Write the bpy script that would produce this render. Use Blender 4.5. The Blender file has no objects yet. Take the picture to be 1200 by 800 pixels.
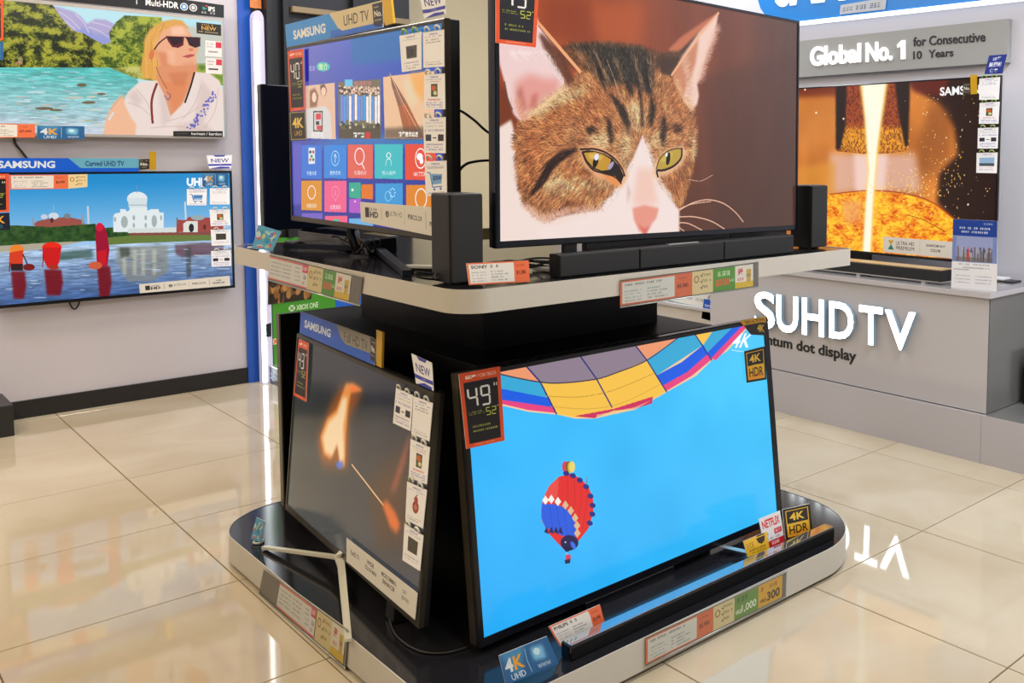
import bpy, bmesh, math, random
import numpy as np
from mathutils import Vector, Matrix
random.seed(7); rng = np.random.default_rng(7)
SC = bpy.context.scene; COL = SC.collection

# ---------------------------------------------------------------- camera
FPX, PCX, PCY = 1093.45, 790.82, 262.45          # focal length and principal point in the 1200x800 frame
PITCH, ROLL, YAW, CAMZ = .0717, .0048, .7703, 1.2564
def _axes():
    f = Vector((0, math.cos(PITCH), -math.sin(PITCH))); r = Vector((1, 0, 0)); u = r.cross(f)
    r2 = math.cos(ROLL)*r + math.sin(ROLL)*u; u2 = -math.sin(ROLL)*r + math.cos(ROLL)*u
    M = Matrix.Rotation(-YAW, 3, 'Z')
    return M @ r2, M @ u2, M @ f
CR, CU, CF = _axes(); CO = Vector((0, 0, CAMZ))
cam = bpy.data.cameras.new('camera'); cam_o = bpy.data.objects.new('camera', cam); COL.objects.link(cam_o)
m3 = Matrix((CR, CU, -CF)).transposed()
cam_o.matrix_world = Matrix.Translation(CO) @ m3.to_4x4()
cam.sensor_width = 36; cam.lens = FPX/1200*36
cam.shift_x = -(PCX-600)/1200; cam.shift_y = (PCY-400)/1200
cam.clip_start = .05; cam.clip_end = 60
SC.camera = cam_o
SC.view_settings.view_transform = 'Standard'; SC.view_settings.look = 'None'
SC.view_settings.exposure = 0.0; SC.view_settings.gamma = 1.0
SC.view_settings.use_curve_mapping = False
try: SC.cycles.use_denoising = True
except Exception: pass
SC.cycles.max_bounces = 8; SC.cycles.transparent_max_bounces = 12

# ---------------------------------------------------------------- world and lamps
W = bpy.data.worlds.new('world'); SC.world = W; W.use_nodes = True
W.node_tree.nodes['Background'].inputs[0].default_value = (.80, .78, .76, 1)
W.node_tree.nodes['Background'].inputs[1].default_value = .25
LAMPS = [  # x, y, size x, size y, watts, colour
    (-.9, 2.6, .30, 1.5, 50, (1, .78, .47)),
    (.2, 4.3, 1.5, .30, 26, (1, .82, .56)),
    (1.0, .2, .30, 1.5, 30, (1, .92, .80)),
    (2.9, .9, 1.5, .30, 52, (.90, .94, 1)),
    (3.2, 3.6, 1.5, .30, 36, (.88, .93, 1)),
    (1.6, 4.6, .30, 1.0, 20, (1, .93, .86)),
    (-.6, 4.6, 1.5, .30, 22, (.95, .95, 1)),
    (3.6, .3, .30, 1.5, 24, (.9, .95, 1)),
    (2.2, -1.6, 1.5, .30, 30, (1, .96, .9)),
    (-1.8, -.5, .30, 1.5, 30, (1, .78, .46)),
]
CEIL = 2.95

# ---------------------------------------------------------------- helpers
def lin(c):
    c = np.asarray(c, float)/255.0
    return np.where(c <= .04045, c/12.92, ((c+.055)/1.055)**2.4)
def L(c): return tuple(lin(c)) + (1,)
_mats = {}
def mat(name, rgb, rough=.5, metal=0., spec=.5, emit=None, es=0., noise=0., nscale=20., bump=0., alpha=None, coat=0.):
    if name in _mats: return _mats[name]
    m = bpy.data.materials.new(name); m.use_nodes = True; nt = m.node_tree; b = nt.nodes['Principled BSDF']
    b.inputs['Base Color'].default_value = L(rgb); b.inputs['Roughness'].default_value = rough
    b.inputs['Metallic'].default_value = metal; b.inputs['Specular IOR Level'].default_value = spec
    b.inputs['Coat Weight'].default_value = coat
    if emit is not None:
        b.inputs['Emission Color'].default_value = L(emit); b.inputs['Emission Strength'].default_value = es
    if noise or bump:
        tc = nt.nodes.new('ShaderNodeTexCoord'); n = nt.nodes.new('ShaderNodeTexNoise')
        n.inputs['Scale'].default_value = nscale; n.inputs['Detail'].default_value = 5
        nt.links.new(tc.outputs['Object'], n.inputs['Vector'])
        if noise:
            mx = nt.nodes.new('ShaderNodeMix'); mx.data_type = 'RGBA'
            a = np.clip(lin(rgb)*(1-noise), 0, 1); c = np.clip(lin(rgb)*(1+noise), 0, 1)
            mx.inputs['A'].default_value = tuple(a)+(1,); mx.inputs['B'].default_value = tuple(c)+(1,)
            nt.links.new(n.outputs['Fac'], mx.inputs['Factor']); nt.links.new(mx.outputs['Result'], b.inputs['Base Color'])
        if bump:
            bp = nt.nodes.new('ShaderNodeBump'); bp.inputs['Strength'].default_value = bump; bp.inputs['Distance'].default_value = .002
            nt.links.new(n.outputs['Fac'], bp.inputs['Height']); nt.links.new(bp.outputs['Normal'], b.inputs['Normal'])
    if alpha is not None: b.inputs['Alpha'].default_value = alpha
    _mats[name] = m; return m
def glass(name, tint=(255, 255, 255), mixf=.12, rough=.05):
    if name in _mats: return _mats[name]
    m = bpy.data.materials.new(name); m.use_nodes = True; nt = m.node_tree; nt.nodes.clear()
    o = nt.nodes.new('ShaderNodeOutputMaterial'); t = nt.nodes.new('ShaderNodeBsdfTransparent'); g = nt.nodes.new('ShaderNodeBsdfGlossy')
    t.inputs[0].default_value = L(tint); g.inputs['Roughness'].default_value = rough
    mx = nt.nodes.new('ShaderNodeMixShader'); mx.inputs[0].default_value = mixf
    nt.links.new(t.outputs[0], mx.inputs[1]); nt.links.new(g.outputs[0], mx.inputs[2]); nt.links.new(mx.outputs[0], o.inputs[0])
    _mats[name] = m; return m
def to_image(name, arr):
    h, w = arr.shape[:2]
    im = bpy.data.images.new(name, w, h, alpha=False)
    px = np.ones((h, w, 4), np.float32); px[..., :3] = np.clip(arr, 0, 255)/255
    im.pixels.foreach_set(px.ravel()); im.update(); im.pack()
    return im
def screen_mat(name, arr, es=1.0, rough=.16):
    m = bpy.data.materials.new(name); m.use_nodes = True; nt = m.node_tree; b = nt.nodes['Principled BSDF']
    t = nt.nodes.new('ShaderNodeTexImage'); t.image = to_image(name, arr); t.extension = 'EXTEND'
    b.inputs['Base Color'].default_value = (.004, .004, .004, 1); b.inputs['Roughness'].default_value = rough
    b.inputs['Specular IOR Level'].default_value = .45
    nt.links.new(t.outputs['Color'], b.inputs['Emission Color']); b.inputs['Emission Strength'].default_value = es
    return m
def print_mat(name, arr, rough=.35, spec=.4):
    m = bpy.data.materials.new(name); m.use_nodes = True; nt = m.node_tree; b = nt.nodes['Principled BSDF']
    t = nt.nodes.new('ShaderNodeTexImage'); t.image = to_image(name, arr); t.extension = 'EXTEND'
    b.inputs['Roughness'].default_value = rough; b.inputs['Specular IOR Level'].default_value = spec
    nt.links.new(t.outputs['Color'], b.inputs['Base Color'])
    return m

def tag(o, label=None, cat=None, group=None, kind=None):
    if label: o['label'] = label
    if cat: o['category'] = cat
    if group: o['group'] = group
    if kind: o['kind'] = kind
    return o
def empty(name, label, cat, M=None, group=None, loc=None):
    o = bpy.data.objects.new(name, None); COL.objects.link(o); o.empty_display_size = .05
    if M is not None: o.matrix_world = M
    if loc is not None: o.location = loc
    return tag(o, label, cat, group)

class MB:
    def __init__(s): s.v = []; s.f = []; s.mi = []; s.uv = {}; s.m = []; s.sm = []
    def mat(s, m):
        if m not in s.m: s.m.append(m)
        return s.m.index(m)
    def add(s, vs, fs, m, smooth=False, uvs=None):
        b = len(s.v); s.v += [tuple(v) for v in vs]; k = s.mat(m)
        for i, f in enumerate(fs):
            if uvs and i in uvs: s.uv[len(s.f)] = uvs[i]
            s.f.append([b+j for j in f]); s.mi.append(k); s.sm.append(smooth)
    def box(s, x0, y0, z0, x1, y1, z1, m, bev=0.):
        if bev <= 0:
            vs = [(x, y, z) for z in (z0, z1) for y in (y0, y1) for x in (x0, x1)]
            s.add(vs, [(0, 2, 3, 1), (4, 5, 7, 6), (0, 1, 5, 4), (2, 6, 7, 3), (0, 4, 6, 2), (1, 3, 7, 5)], m); return
        bm = bmesh.new(); bmesh.ops.create_cube(bm, size=1)
        for v in bm.verts: v.co = Vector(((x0+x1)/2+v.co.x*(x1-x0), (y0+y1)/2+v.co.y*(y1-y0), (z0+z1)/2+v.co.z*(z1-z0)))
        bmesh.ops.bevel(bm, geom=bm.edges[:], offset=bev, segments=2, profile=.6, affect='EDGES')
        s.bm(bm, m)
    def bm(s, bm, m, smooth=False):
        bm.verts.ensure_lookup_table()
        for i, v in enumerate(bm.verts): v.index = i
        s.add([v.co[:] for v in bm.verts], [[v.index for v in f.verts] for f in bm.faces], m, smooth); bm.free()
    def tube(s, pts, r, m, n=8, closed=False):
        pts = [Vector(p) for p in pts]; vs = []; fs = []; k = len(pts)
        rr = r if isinstance(r, (list, tuple)) else [r]*k
        up = Vector((0, 0, 1))
        for i, p in enumerate(pts):
            t = (pts[min(i+1, k-1)]-pts[max(i-1, 0)]).normalized()
            a = t.cross(up); a = a.normalized() if a.length > 1e-3 else Vector((1, 0, 0)); b = t.cross(a)
            for j in range(n):
                q = 2*math.pi*j/n; vs.append(p+(a*math.cos(q)+b*math.sin(q))*rr[i])
        for i in range(k-1):
            for j in range(n): fs.append((i*n+j, i*n+(j+1) % n, (i+1)*n+(j+1) % n, (i+1)*n+j))
        fs.append(tuple(range(n-1, -1, -1))); fs.append(tuple((k-1)*n+j for j in range(n)))
        s.add(vs, fs, m, True)
    def prism(s, poly, z0, z1, m, mtop=None, smooth=False):   # poly in xy
        n = len(poly)
        vs = [(x, y, z0) for x, y in poly]+[(x, y, z1) for x, y in poly]
        s.add(vs, [(i, (i+1) % n, n+(i+1) % n, n+i) for i in range(n)], m, smooth)
        s.add([(x, y, z0) for x, y in poly], [tuple(range(n-1, -1, -1))], m)
        s.add([(x, y, z1) for x, y in poly], [tuple(range(n))], mtop or m)
    def build(s, name, parent=None, M=None):
        me = bpy.data.meshes.new(name); me.from_pydata(s.v, [], s.f)
        for m in s.m: me.materials.append(m)
        uv = me.uv_layers.new(name='uv')
        for p in me.polygons:
            p.material_index = s.mi[p.index]; p.use_smooth = s.sm[p.index]
            if p.index in s.uv:
                for li, c in zip(p.loop_indices, s.uv[p.index]): uv.data[li].uv = c
        me.update()
        o = bpy.data.objects.new(name, me); COL.objects.link(o)
        if parent is not None: o.parent = parent
        elif M is not None: o.matrix_world = M
        return o
def rrect(x0, y0, x1, y1, rs, seg=10):
    """rounded rectangle, rs = radii at (x1,y1),(x0,y1),(x0,y0),(x1,y0), counter-clockwise"""
    out = []
    for (cx, cy, a0, r) in ((x1-rs[0], y1-rs[0], 0, rs[0]), (x0+rs[1], y1-rs[1], 90, rs[1]), (x0+rs[2], y0+rs[2], 180, rs[2]), (x1-rs[3], y0+rs[3], 270, rs[3])):
        for k in range(seg+1):
            a = math.radians(a0+90*k/seg); out.append((cx+r*math.cos(a), cy+r*math.sin(a)))
    return out

class Frame:
    """a flat face in the room: local x to the right, local z up, local -y towards the viewer"""
    def __init__(s, o, yaw, lean=0., roll=0.):
        U = Vector((math.cos(yaw), math.sin(yaw), 0)); N = Vector((math.sin(yaw), -math.cos(yaw), 0))
        V = math.cos(lean)*Vector((0, 0, 1)) - math.sin(lean)*N
        U2 = math.cos(roll)*U+math.sin(roll)*V; V2 = -math.sin(roll)*U+math.cos(roll)*V
        s.O = Vector(o); s.U = U2; s.V = V2; s.N = U2.cross(V2)
        R = Matrix((s.U, -s.N, s.V)).transposed(); s.M = Matrix.Translation(s.O) @ R.to_4x4()
        s.A = np.array([s.U[:], (-s.N)[:], s.V[:]])
    def loc(s, pts, off=0.):
        """photo pixels -> (u, v) metres on the face moved off metres towards the viewer"""
        p = np.asarray(pts, float).reshape(-1, 2)
        d = np.array(CF)[None]+np.outer((p[:, 0]-PCX)/FPX, np.array(CR))-np.outer((p[:, 1]-PCY)/FPX, np.array(CU))
        n = np.array(s.N); o = np.array(s.O)+n*off; c = np.array(CO)
        t = ((o-c)@n)/(d@n); h = c+d*t[:, None]-np.array(s.O)
        return np.stack([h@np.array(s.U), h@np.array(s.V)], 1)
def axis_pt(ax, v, x, y):
    d = CF+CR*(x-PCX)/FPX-CU*(y-PCY)/FPX
    t = (v-CO[ax])/d[ax]; return CO+d*t

# ---------------------------------------------------------------- flat print: a small painter
_txt = {}
def text_tris(s, bold=0., res=3):
    k = (s, bold)
    if k in _txt: return _txt[k]
    cu = bpy.data.curves.new('t', 'FONT'); cu.body = s; cu.offset = bold; cu.resolution_u = res; cu.fill_mode = 'FRONT'
    ob = bpy.data.objects.new('t', cu); COL.objects.link(ob)
    me = bpy.data.meshes.new_from_object(ob); me.calc_loop_triangles()
    v = np.array([x.co[:2] for x in me.vertices]).reshape(-1, 2); t = np.array([x.vertices[:] for x in me.loop_triangles]).reshape(-1, 3)
    bpy.data.objects.remove(ob); bpy.data.curves.remove(cu); bpy.data.meshes.remove(me)
    lo = v.min(0); hi = v.max(0); asp = (hi[0]-lo[0])/max(hi[1]-lo[1], 1e-6)
    _txt[k] = ((v-lo)/(hi-lo), t, asp); return _txt[k]
def value_noise(h, w, sy, sx):
    gy, gx = max(2, int(h/sy)+2), max(2, int(w/sx)+2); g = rng.random((gy, gx))
    y = np.linspace(0, gy-1.001, h); x = np.linspace(0, gx-1.001, w); yi = y.astype(int); xi = x.astype(int)
    fy = (y-yi)[:, None]; fx = (x-xi)[None]; fy = fy*fy*(3-2*fy); fx = fx*fx*(3-2*fx)
    a = g[yi][:, xi]; b = g[yi][:, xi+1]; c = g[yi+1][:, xi]; d = g[yi+1][:, xi+1]
    return a*(1-fy)*(1-fx)+b*(1-fy)*fx+c*fy*(1-fx)+d*fy*fx
def fbm(h, w, sy, sx, o=4):
    r = 0; a = 1; t = 0
    for k in range(o): r = r+a*value_noise(h, w, max(sy/2**k, 1.2), max(sx/2**k, 1.2)); t += a; a *= .55
    return r/t
def blur(a, r):
    for ax in (0, 1):
        c = np.cumsum(np.concatenate([np.repeat(np.take(a, [0], ax), r+1, ax), a, np.repeat(np.take(a, [-1], ax), r, ax)], ax), ax)
        n = a.shape[ax]; a = (np.take(c, range(2*r+1, 2*r+1+n), ax)-np.take(c, range(0, n), ax))/(2*r+1)
    return a
class Img:
    def __init__(s, w, h, bg=(255, 255, 255), fmap=None):
        s.w, s.h = w, h; s.a = np.empty((h, w, 3)); s.a[:] = bg; s.fmap = fmap
    def m(s, pts):
        p = np.asarray(pts, float).reshape(-1, 2)
        if s.fmap: return s.fmap(p)
        return np.stack([p[:, 0], s.h-p[:, 1]], 1)
    def mask(s, q, ss=1):
        x0 = max(int(q[:, 0].min()), 0); x1 = min(int(q[:, 0].max())+1, s.w); y0 = max(int(q[:, 1].min()), 0); y1 = min(int(q[:, 1].max())+1, s.h)
        if x1 <= x0 or y1 <= y0: return None
        X = np.arange(x0, x1)+.5; Y = np.arange(y0, y1)+.5
        ins = np.zeros((len(Y), len(X)), bool)
        for i in range(len(q)):
            (ax, ay), (bx, by) = q[i], q[(i+1) % len(q)]
            if ay == by: continue
            c = (ay > Y) != (by > Y)
            if not c.any(): continue
            xi = ax+(Y[c]-ay)*(bx-ax)/(by-ay); ins[c] ^= X[None] < xi[:, None]
        return (slice(y0, y1), slice(x0, x1)), ins
    def poly(s, pts, col, a=1., tex=None, amp=0):
        r = s.mask(s.m(pts))
        if r is None: return
        sl, k = r; c = np.array(col, float)
        if tex is not None: c = c+(tex[sl][k]-.5)[:, None]*amp
        s.a[sl][k] = s.a[sl][k]*(1-a)+c*a
    def soft(s, pts, col, a=1., r=4):
        mk = np.zeros((s.h, s.w)); q = s.mask(s.m(pts))
        if q is None: return
        mk[q[0]] = q[1]; mk = blur(blur(mk, r), r)*a; s.a = s.a*(1-mk[..., None])+np.array(col, float)*mk[..., None]
    def rect(s, x0, y0, x1, y1, col, a=1.): s.poly([(x0, y0), (x1, y0), (x1, y1), (x0, y1)], col, a)
    def ell(s, cx, cy, rx, ry, col, a=1., rot=0., soft=0):
        t = np.linspace(0, 2*np.pi, 28, endpoint=False); c, n = math.cos(rot), math.sin(rot)
        x = rx*np.cos(t); y = ry*np.sin(t); P = np.stack([cx+x*c-y*n, cy+x*n+y*c], 1)
        (s.soft(P, col, a, soft) if soft else s.poly(P, col, a))
    def line(s, pts, wd, col, a=1.):
        q = s.m(pts)
        for i in range(len(q)-1):
            d = q[i+1]-q[i]; n = np.hypot(*d)
            if n < 1e-6: continue
            p = np.array([-d[1], d[0]])/n*wd/2; e = d/n*wd*.3
            r = s.mask(np.array([q[i]-e+p, q[i+1]+e+p, q[i+1]+e-p, q[i]-e-p]))
            if r: s.a[r[0]][r[1]] = s.a[r[0]][r[1]]*(1-a)+np.array(col)*a
    def curve(s, pts, wd, col, a=1.):
        P = np.array(pts, float); out = []
        for i in range(len(P)-1):
            p0 = P[max(i-1, 0)]; p1 = P[i]; p2 = P[i+1]; p3 = P[min(i+2, len(P)-1)]
            for t in np.linspace(0, 1, 8, endpoint=False): out.append(.5*((2*p1)+(p2-p0)*t+(2*p0-5*p1+4*p2-p3)*t*t+(3*p1-p0-3*p2+p3)*t**3))
        s.line(out+[P[-1]], wd, col, a)
    def text(s, t, quad, col, bold=0., a=1.):
        """quad: TL, TR, BR, BL in the picture's own coordinates"""
        v, tr, _ = text_tris(t, bold); Q = np.array(quad, float); x = v[:, :1]; y = 1-v[:, 1:]
        P = Q[0]*(1-x)*(1-y)+Q[1]*x*(1-y)+Q[2]*x*y+Q[3]*(1-x)*y
        P = s.m(P); col = np.array(col, float)
        mk = None
        for k in tr:
            r = s.mask(P[k])
            if r: s.a[r[0]][r[1]] = s.a[r[0]][r[1]]*(1-a)+col*a
    def tx(s, t, x, y, w, h, col, bold=0.): s.text(t, [(x, y), (x+w, y), (x+w, y+h), (x, y+h)], col, bold)
    def scrib(s, x, y, w, h, col, n=None):
        """unreadable small print: a row of short strokes"""
        n = n or max(3, int(w/h/.9)); cw = w/n
        for i in range(n):
            if random.random() < .12: continue
            for k in range(3):
                yy = y+h*(.1+.38*k); s.rect(x+i*cw+cw*.08*random.random(), yy, x+i*cw+cw*(.6+.25*random.random()), yy+h*.17, col)
            if random.random() < .7: xx = x+i*cw+cw*random.choice((.15, .4, .6)); s.rect(xx, y, xx+cw*.16, y+h, col)
    def seg(s, t, x, y, w, h, col, th=.17):
        S = {'0': 'abcdef', '1': 'bc', '2': 'abged', '3': 'abgcd', '4': 'fgbc', '5': 'afgcd', '9': 'abcfgd'}
        cw = w/len(t); dw = cw*.78; T = dw*th
        for i, ch in enumerate(t):
            X = x+i*cw; m = y+h/2
            R = {'a': (X+T*.6, y, X+dw-T*.6, y+T), 'g': (X+T*.6, m-T/2, X+dw-T*.6, m+T/2), 'd': (X+T*.6, y+h-T, X+dw-T*.6, y+h),
                 'f': (X, y+T*.6, X+T, m-T*.35), 'b': (X+dw-T, y+T*.6, X+dw, m-T*.35), 'e': (X, m+T*.35, X+T, y+h-T*.6), 'c': (X+dw-T, m+T*.35, X+dw, y+h-T*.6)}
            for c in S[ch]: s.rect(*R[c], col)
    def strokes(s, x, y, ang, ln, col, wd=1, n=7):
        """many short hairs: arrays of starts (texture pixels), angles, lengths, colours"""
        for k in range(n):
            t = k/(n-1); X = x+np.cos(ang)*ln*t; Y = y+np.sin(ang)*ln*t
            for q in range(wd):
                xi = (X+q).astype(int); yi = Y.astype(int); ok = (xi >= 0) & (xi < s.w) & (yi >= 0) & (yi < s.h)
                a = .75*(1-.5*t); s.a[yi[ok], xi[ok]] = s.a[yi[ok], xi[ok]]*(1-a)+col[ok]*a

def face_img(fr, u0, v0, u1, v1, w, h, bg=(0, 0, 0)):
    def fm(p):
        q = fr.loc(p); return np.stack([(q[:, 0]-u0)/(u1-u0)*w, (q[:, 1]-v0)/(v1-v0)*h], 1)
    return Img(w, h, bg, fm)
UVQ = [(0, 0), (1, 0), (1, 1), (0, 1)]
M_edge = mat('card edge', (225, 222, 215), .5)
def card(fr, name, label, cat, quad, front, off=.006, th=.0015, group=None, edge=None, parent=None, bend=0.):
    """a flat printed card: photo-pixel corners TL, TR, BR, BL on the face fr"""
    q = fr.loc(quad, off); q = q[[3, 2, 1, 0]]; mb = MB(); e = edge or M_edge
    c = q.mean(0)
    F = [(a-c[0], 0, b-c[1]) for a, b in q]; B = [(a, th, b) for a, _, b in F]
    mb.add(F, [(0, 1, 2, 3)], front, uvs={0: UVQ})
    mb.add(F+B, [(0, 4, 5, 1), (1, 5, 6, 2), (2, 6, 7, 3), (3, 7, 4, 0), (7, 6, 5, 4)], e)
    M = fr.M @ Matrix.Translation((c[0], -off, c[1]))
    o = mb.build(name, parent, M if parent is None else None)
    if parent is not None: o.location = (c[0], -off, c[1])
    else: tag(o, label, cat, group)
    o['w'] = float(q[:, 0].max()-q[:, 0].min()); o['h'] = float(q[:, 1].max()-q[:, 1].min())
    return o
M_clip = mat('clip plastic', (220, 222, 210), .25, 0, .6)
def clips(o, col=None):
    """two small bent tabs that hold a card, at its top edge"""
    w, h = o['w'], o['h']; m = col or M_clip
    for sx in (-.24, .24):
        mb = MB(); r = w*.085
        pts = [(sx*w+r*1.3*math.cos(a), -.003-.002*math.sin(a), h/2+r*.4+r*.8*math.sin(a)) for a in np.linspace(-.5, math.pi+.5, 8)]
        mb.tube(pts, r*.30, m, 6); mb.build('clip', o)

# ---------------------------------------------------------------- common materials
M_black = mat('black satin plastic', (18, 18, 19), .38, 0, .5)
M_gloss = mat('black gloss', (10, 10, 12), .09, 0, .6)
M_dark = mat('matt black laminate', (7, 7, 9), .4, 0, .25, noise=.2)
M_shelf = mat('dark grey laminate', (27, 27, 31), .12, 0, .5, noise=.12, nscale=8)
M_alu = mat('brushed aluminium edge', (196, 192, 184), .42, .08, .5, noise=.03, nscale=60)
M_bez = mat('tv bezel', (62, 58, 48), .3, .4, .5)
M_bezb = mat('tv bezel black', (16, 16, 20), .2, .2, .5)
M_silver = mat('silver metal', (205, 205, 200), .3, .8, .5)
M_wall = mat('white painted board', (198, 193, 200), .55, 0, .4, noise=.02, nscale=3)
M_cream = mat('cream painted wall', (205, 192, 158), .6, 0, .4, noise=.03, nscale=3)
M_cable = mat('black cable', (14, 14, 14), .5)
M_acr = glass('clear acrylic', (240, 244, 244), .10, .08)

# ================================================================ THE SETTING
# floor: polished tiles 0.6 m, joints recessed
def tile_mat():
    m = bpy.data.materials.new('polished cream tile'); m.use_nodes = True; nt = m.node_tree; b = nt.nodes['Principled BSDF']
    g = nt.nodes.new('ShaderNodeNewGeometry'); n = nt.nodes.new('ShaderNodeTexNoise'); n.inputs['Scale'].default_value = 1.6; n.inputs['Detail'].default_value = 6
    n.inputs['Distortion'].default_value = 1.2
    nt.links.new(g.outputs['Position'], n.inputs['Vector'])
    r = nt.nodes.new('ShaderNodeValToRGB'); e = r.color_ramp.elements
    e[0].position = .3; e[0].color = L((180, 165, 140)); e[1].position = .72; e[1].color = L((194, 183, 162))
    oi = nt.nodes.new('ShaderNodeObjectInfo'); hs = nt.nodes.new('ShaderNodeHueSaturation')
    mr = nt.nodes.new('ShaderNodeMapRange'); mr.inputs['To Min'].default_value = .965; mr.inputs['To Max'].default_value = 1.03
    nt.links.new(oi.outputs['Random'], mr.inputs['Value']); nt.links.new(mr.outputs[0], hs.inputs['Value'])
    nt.links.new(n.outputs['Fac'], r.inputs['Fac']); nt.links.new(r.outputs['Color'], hs.inputs['Color']); nt.links.new(hs.outputs['Color'], b.inputs['Base Color'])
    b.inputs['Roughness'].default_value = .045; b.inputs['Specular IOR Level'].default_value = .62
    return m
M_tile = tile_mat(); M_grout = mat('brown grout', (96, 80, 56), .8)
mb = MB(); mb.box(-5, -5, -.12, 8, 8, -.0035, M_grout); floor = mb.build('floor'); tag(floor, kind='structure')
T = .6; gp = .0018
tb = MB(); bm = bmesh.new(); bmesh.ops.create_cube(bm, size=1)
for v in bm.verts: v.co = Vector((v.co.x*(T-2*gp), v.co.y*(T-2*gp), v.co.z*.01-.005))
bmesh.ops.bevel(bm, geom=[e for e in bm.edges if all(v.co.z > -.001 for v in e.verts)], offset=.0012, segments=1, affect='EDGES')
tb.bm(bm, M_tile); tile0 = tb.build('tile', floor); first = True
for i in range(-7, 11):
    for j in range(-5, 10):
        x = .345+T*i+T/2; y = .42+T*j+T/2
        if first: o = tile0; first = False
        else: o = tile0.copy(); COL.objects.link(o); o.parent = floor
        o.location = (x, y, 0)
# ceiling
mb = MB(); mb.box(-5, -5, CEIL, 8, 8, CEIL+.1, mat('white ceiling board', (205, 200, 192), .7)); tag(mb.build('ceiling'), kind='structure')
M_hous = mat('lamp housing', (230, 230, 228), .4)
for k, (x, y, sx, sy, w, c) in enumerate(LAMPS):
    e = empty('ceiling_light', 'long white ceiling light fitting hanging over the shop floor', 'ceiling light', loc=(x, y, CEIL-.05), group='ceiling lights over the shop floor')
    mb = MB(); mb.box(-sx/2-.03, -sy/2-.03, 0, sx/2+.03, sy/2+.03, .05, M_hous, .006); mb.build('housing', e)
    la = bpy.data.lights.new('lamp', 'AREA'); la.shape = 'RECTANGLE'; la.size = sx; la.size_y = sy; la.energy = w; la.color = c
    lo = bpy.data.objects.new('lamp', la); COL.objects.link(lo); lo.parent = e; lo.location = (0, 0, -.01)
# left wall
LW = 5.30
mb = MB(); mb.box(-5, LW, 0, 1.85, LW+.12, CEIL, M_wall); tag(mb.build('wall_left'), kind='structure')
mb = MB(); mb.box(-5, LW-.012, .0, 1.85, LW, .085, mat('black skirting', (30, 29, 30), .35)); tag(mb.build('baseboard_left'), kind='structure')
mb = MB(); mb.box(1.85, LW-.02, 0, 1.915, LW+.12, CEIL, mat('blue painted upright', (22, 84, 188), .35, noise=.03)); tag(mb.build('trim_1'), kind='structure')
mb = MB(); mb.box(1.915, LW+.03, 0, 4.15, LW+.15, CEIL, M_cream); tag(mb.build('wall_back'), kind='structure')
mb = MB(); mb.box(4.0, -5, 0, 4.15, LW+.03, CEIL, mat('white shop wall', (208, 207, 216), .5, noise=.02, nscale=3)); tag(mb.build('wall_right'), kind='structure')

# ================================================================ DISPLAY STAND (one thing)
stand = empty('display_stand', 'two-tier black display stand with rounded aluminium-edged shelves in the middle of the floor', 'display stand', loc=(0, 0, 0))
PX0, PY0, PX1, PY1 = .958, 1.617, 2.506, 3.128; PZ0, PZ1 = .012, .092
def ring(poly_out, inset, z0, z1, m, name):
    mb = MB(); n = len(poly_out); c = Vector((sum(p[0] for p in poly_out)/n, sum(p[1] for p in poly_out)/n))
    inn = []
    for i in range(n):
        a = Vector(poly_out[i-1]); b = Vector(poly_out[(i+1) % n]); t = (b-a).normalized(); nr = Vector((-t.y, t.x)); inn.append(Vector(poly_out[i])+nr*inset)
    vs = [(x, y, z0) for x, y in poly_out]+[(x, y, z1) for x, y in poly_out]+[(x, y, z1) for x, y in inn]+[(x, y, z0) for x, y in inn]
    fs = []
    for i in range(n):
        j = (i+1) % n
        fs += [(i, j, n+j, n+i), (n+i, n+j, 2*n+j, 2*n+i), (2*n+i, 2*n+j, 3*n+j, 3*n+i), (3*n+i, 3*n+j, j, i)]
    sd = [f for k, f in enumerate(fs) if k % 4 == 0]; ot = [f for k, f in enumerate(fs) if k % 4]
    mb.add(vs[:2*n], sd, m, True); mb.add(vs, ot, m, False)
    return mb.build(name, stand), inn
pl = rrect(PX0, PY0, PX1, PY1, (.22, .22, .06, .30), 14)
o, inn = ring(pl, .0025, PZ0, PZ1+.0015, M_alu, 'platform_edge')
mb = MB(); mb.prism([tuple(p) for p in inn], PZ0+.002, PZ1, M_shelf); mb.build('platform_board', stand)
kick = rrect(PX0+.03, PY0+.03, PX1-.03, PY1-.03, (.2, .2, .05, .27), 10)
mb = MB(); mb.prism(kick, 0, PZ0+.002, mat('dark kick plinth', (26, 24, 22), .6)); mb.build('kick_plinth', stand)
SX0, SY0, SX1, SY1, SZ0, SZ1 = 1.014, 1.682, 2.402, 3.042, .925, .975
sl = rrect(SX0, SY0, SX1, SY1, (.07, .07, .075, .02), 10)
o, inn = ring(sl, .0025, SZ0, SZ1+.0012, M_alu, 'shelf_edge')
mb = MB(); mb.prism([tuple(p) for p in inn], SZ0+.002, SZ1, M_shelf); mb.build('shelf_board', stand)
mb = MB(); mb.box(1.245, 1.985, PZ1, 2.092, 3.075, .735, M_dark, .002); mb.build('base_cabinet', stand)
mb = MB(); mb.box(1.183, 3.077, PZ1, 2.092, 3.097, .735, M_dark); mb.build('back_panel', stand)
mb = MB(); mb.box(1.178, 3.075, PZ1, 1.183, 3.099, .737, mat('grey edge trim', (96, 92, 84), .4)); mb.build('panel_trim', stand)
mb = MB(); mb.box(1.36, 2.14, .735, 2.0, 2.86, SZ0+.002, M_dark); mb.build('core_column', stand)

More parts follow.
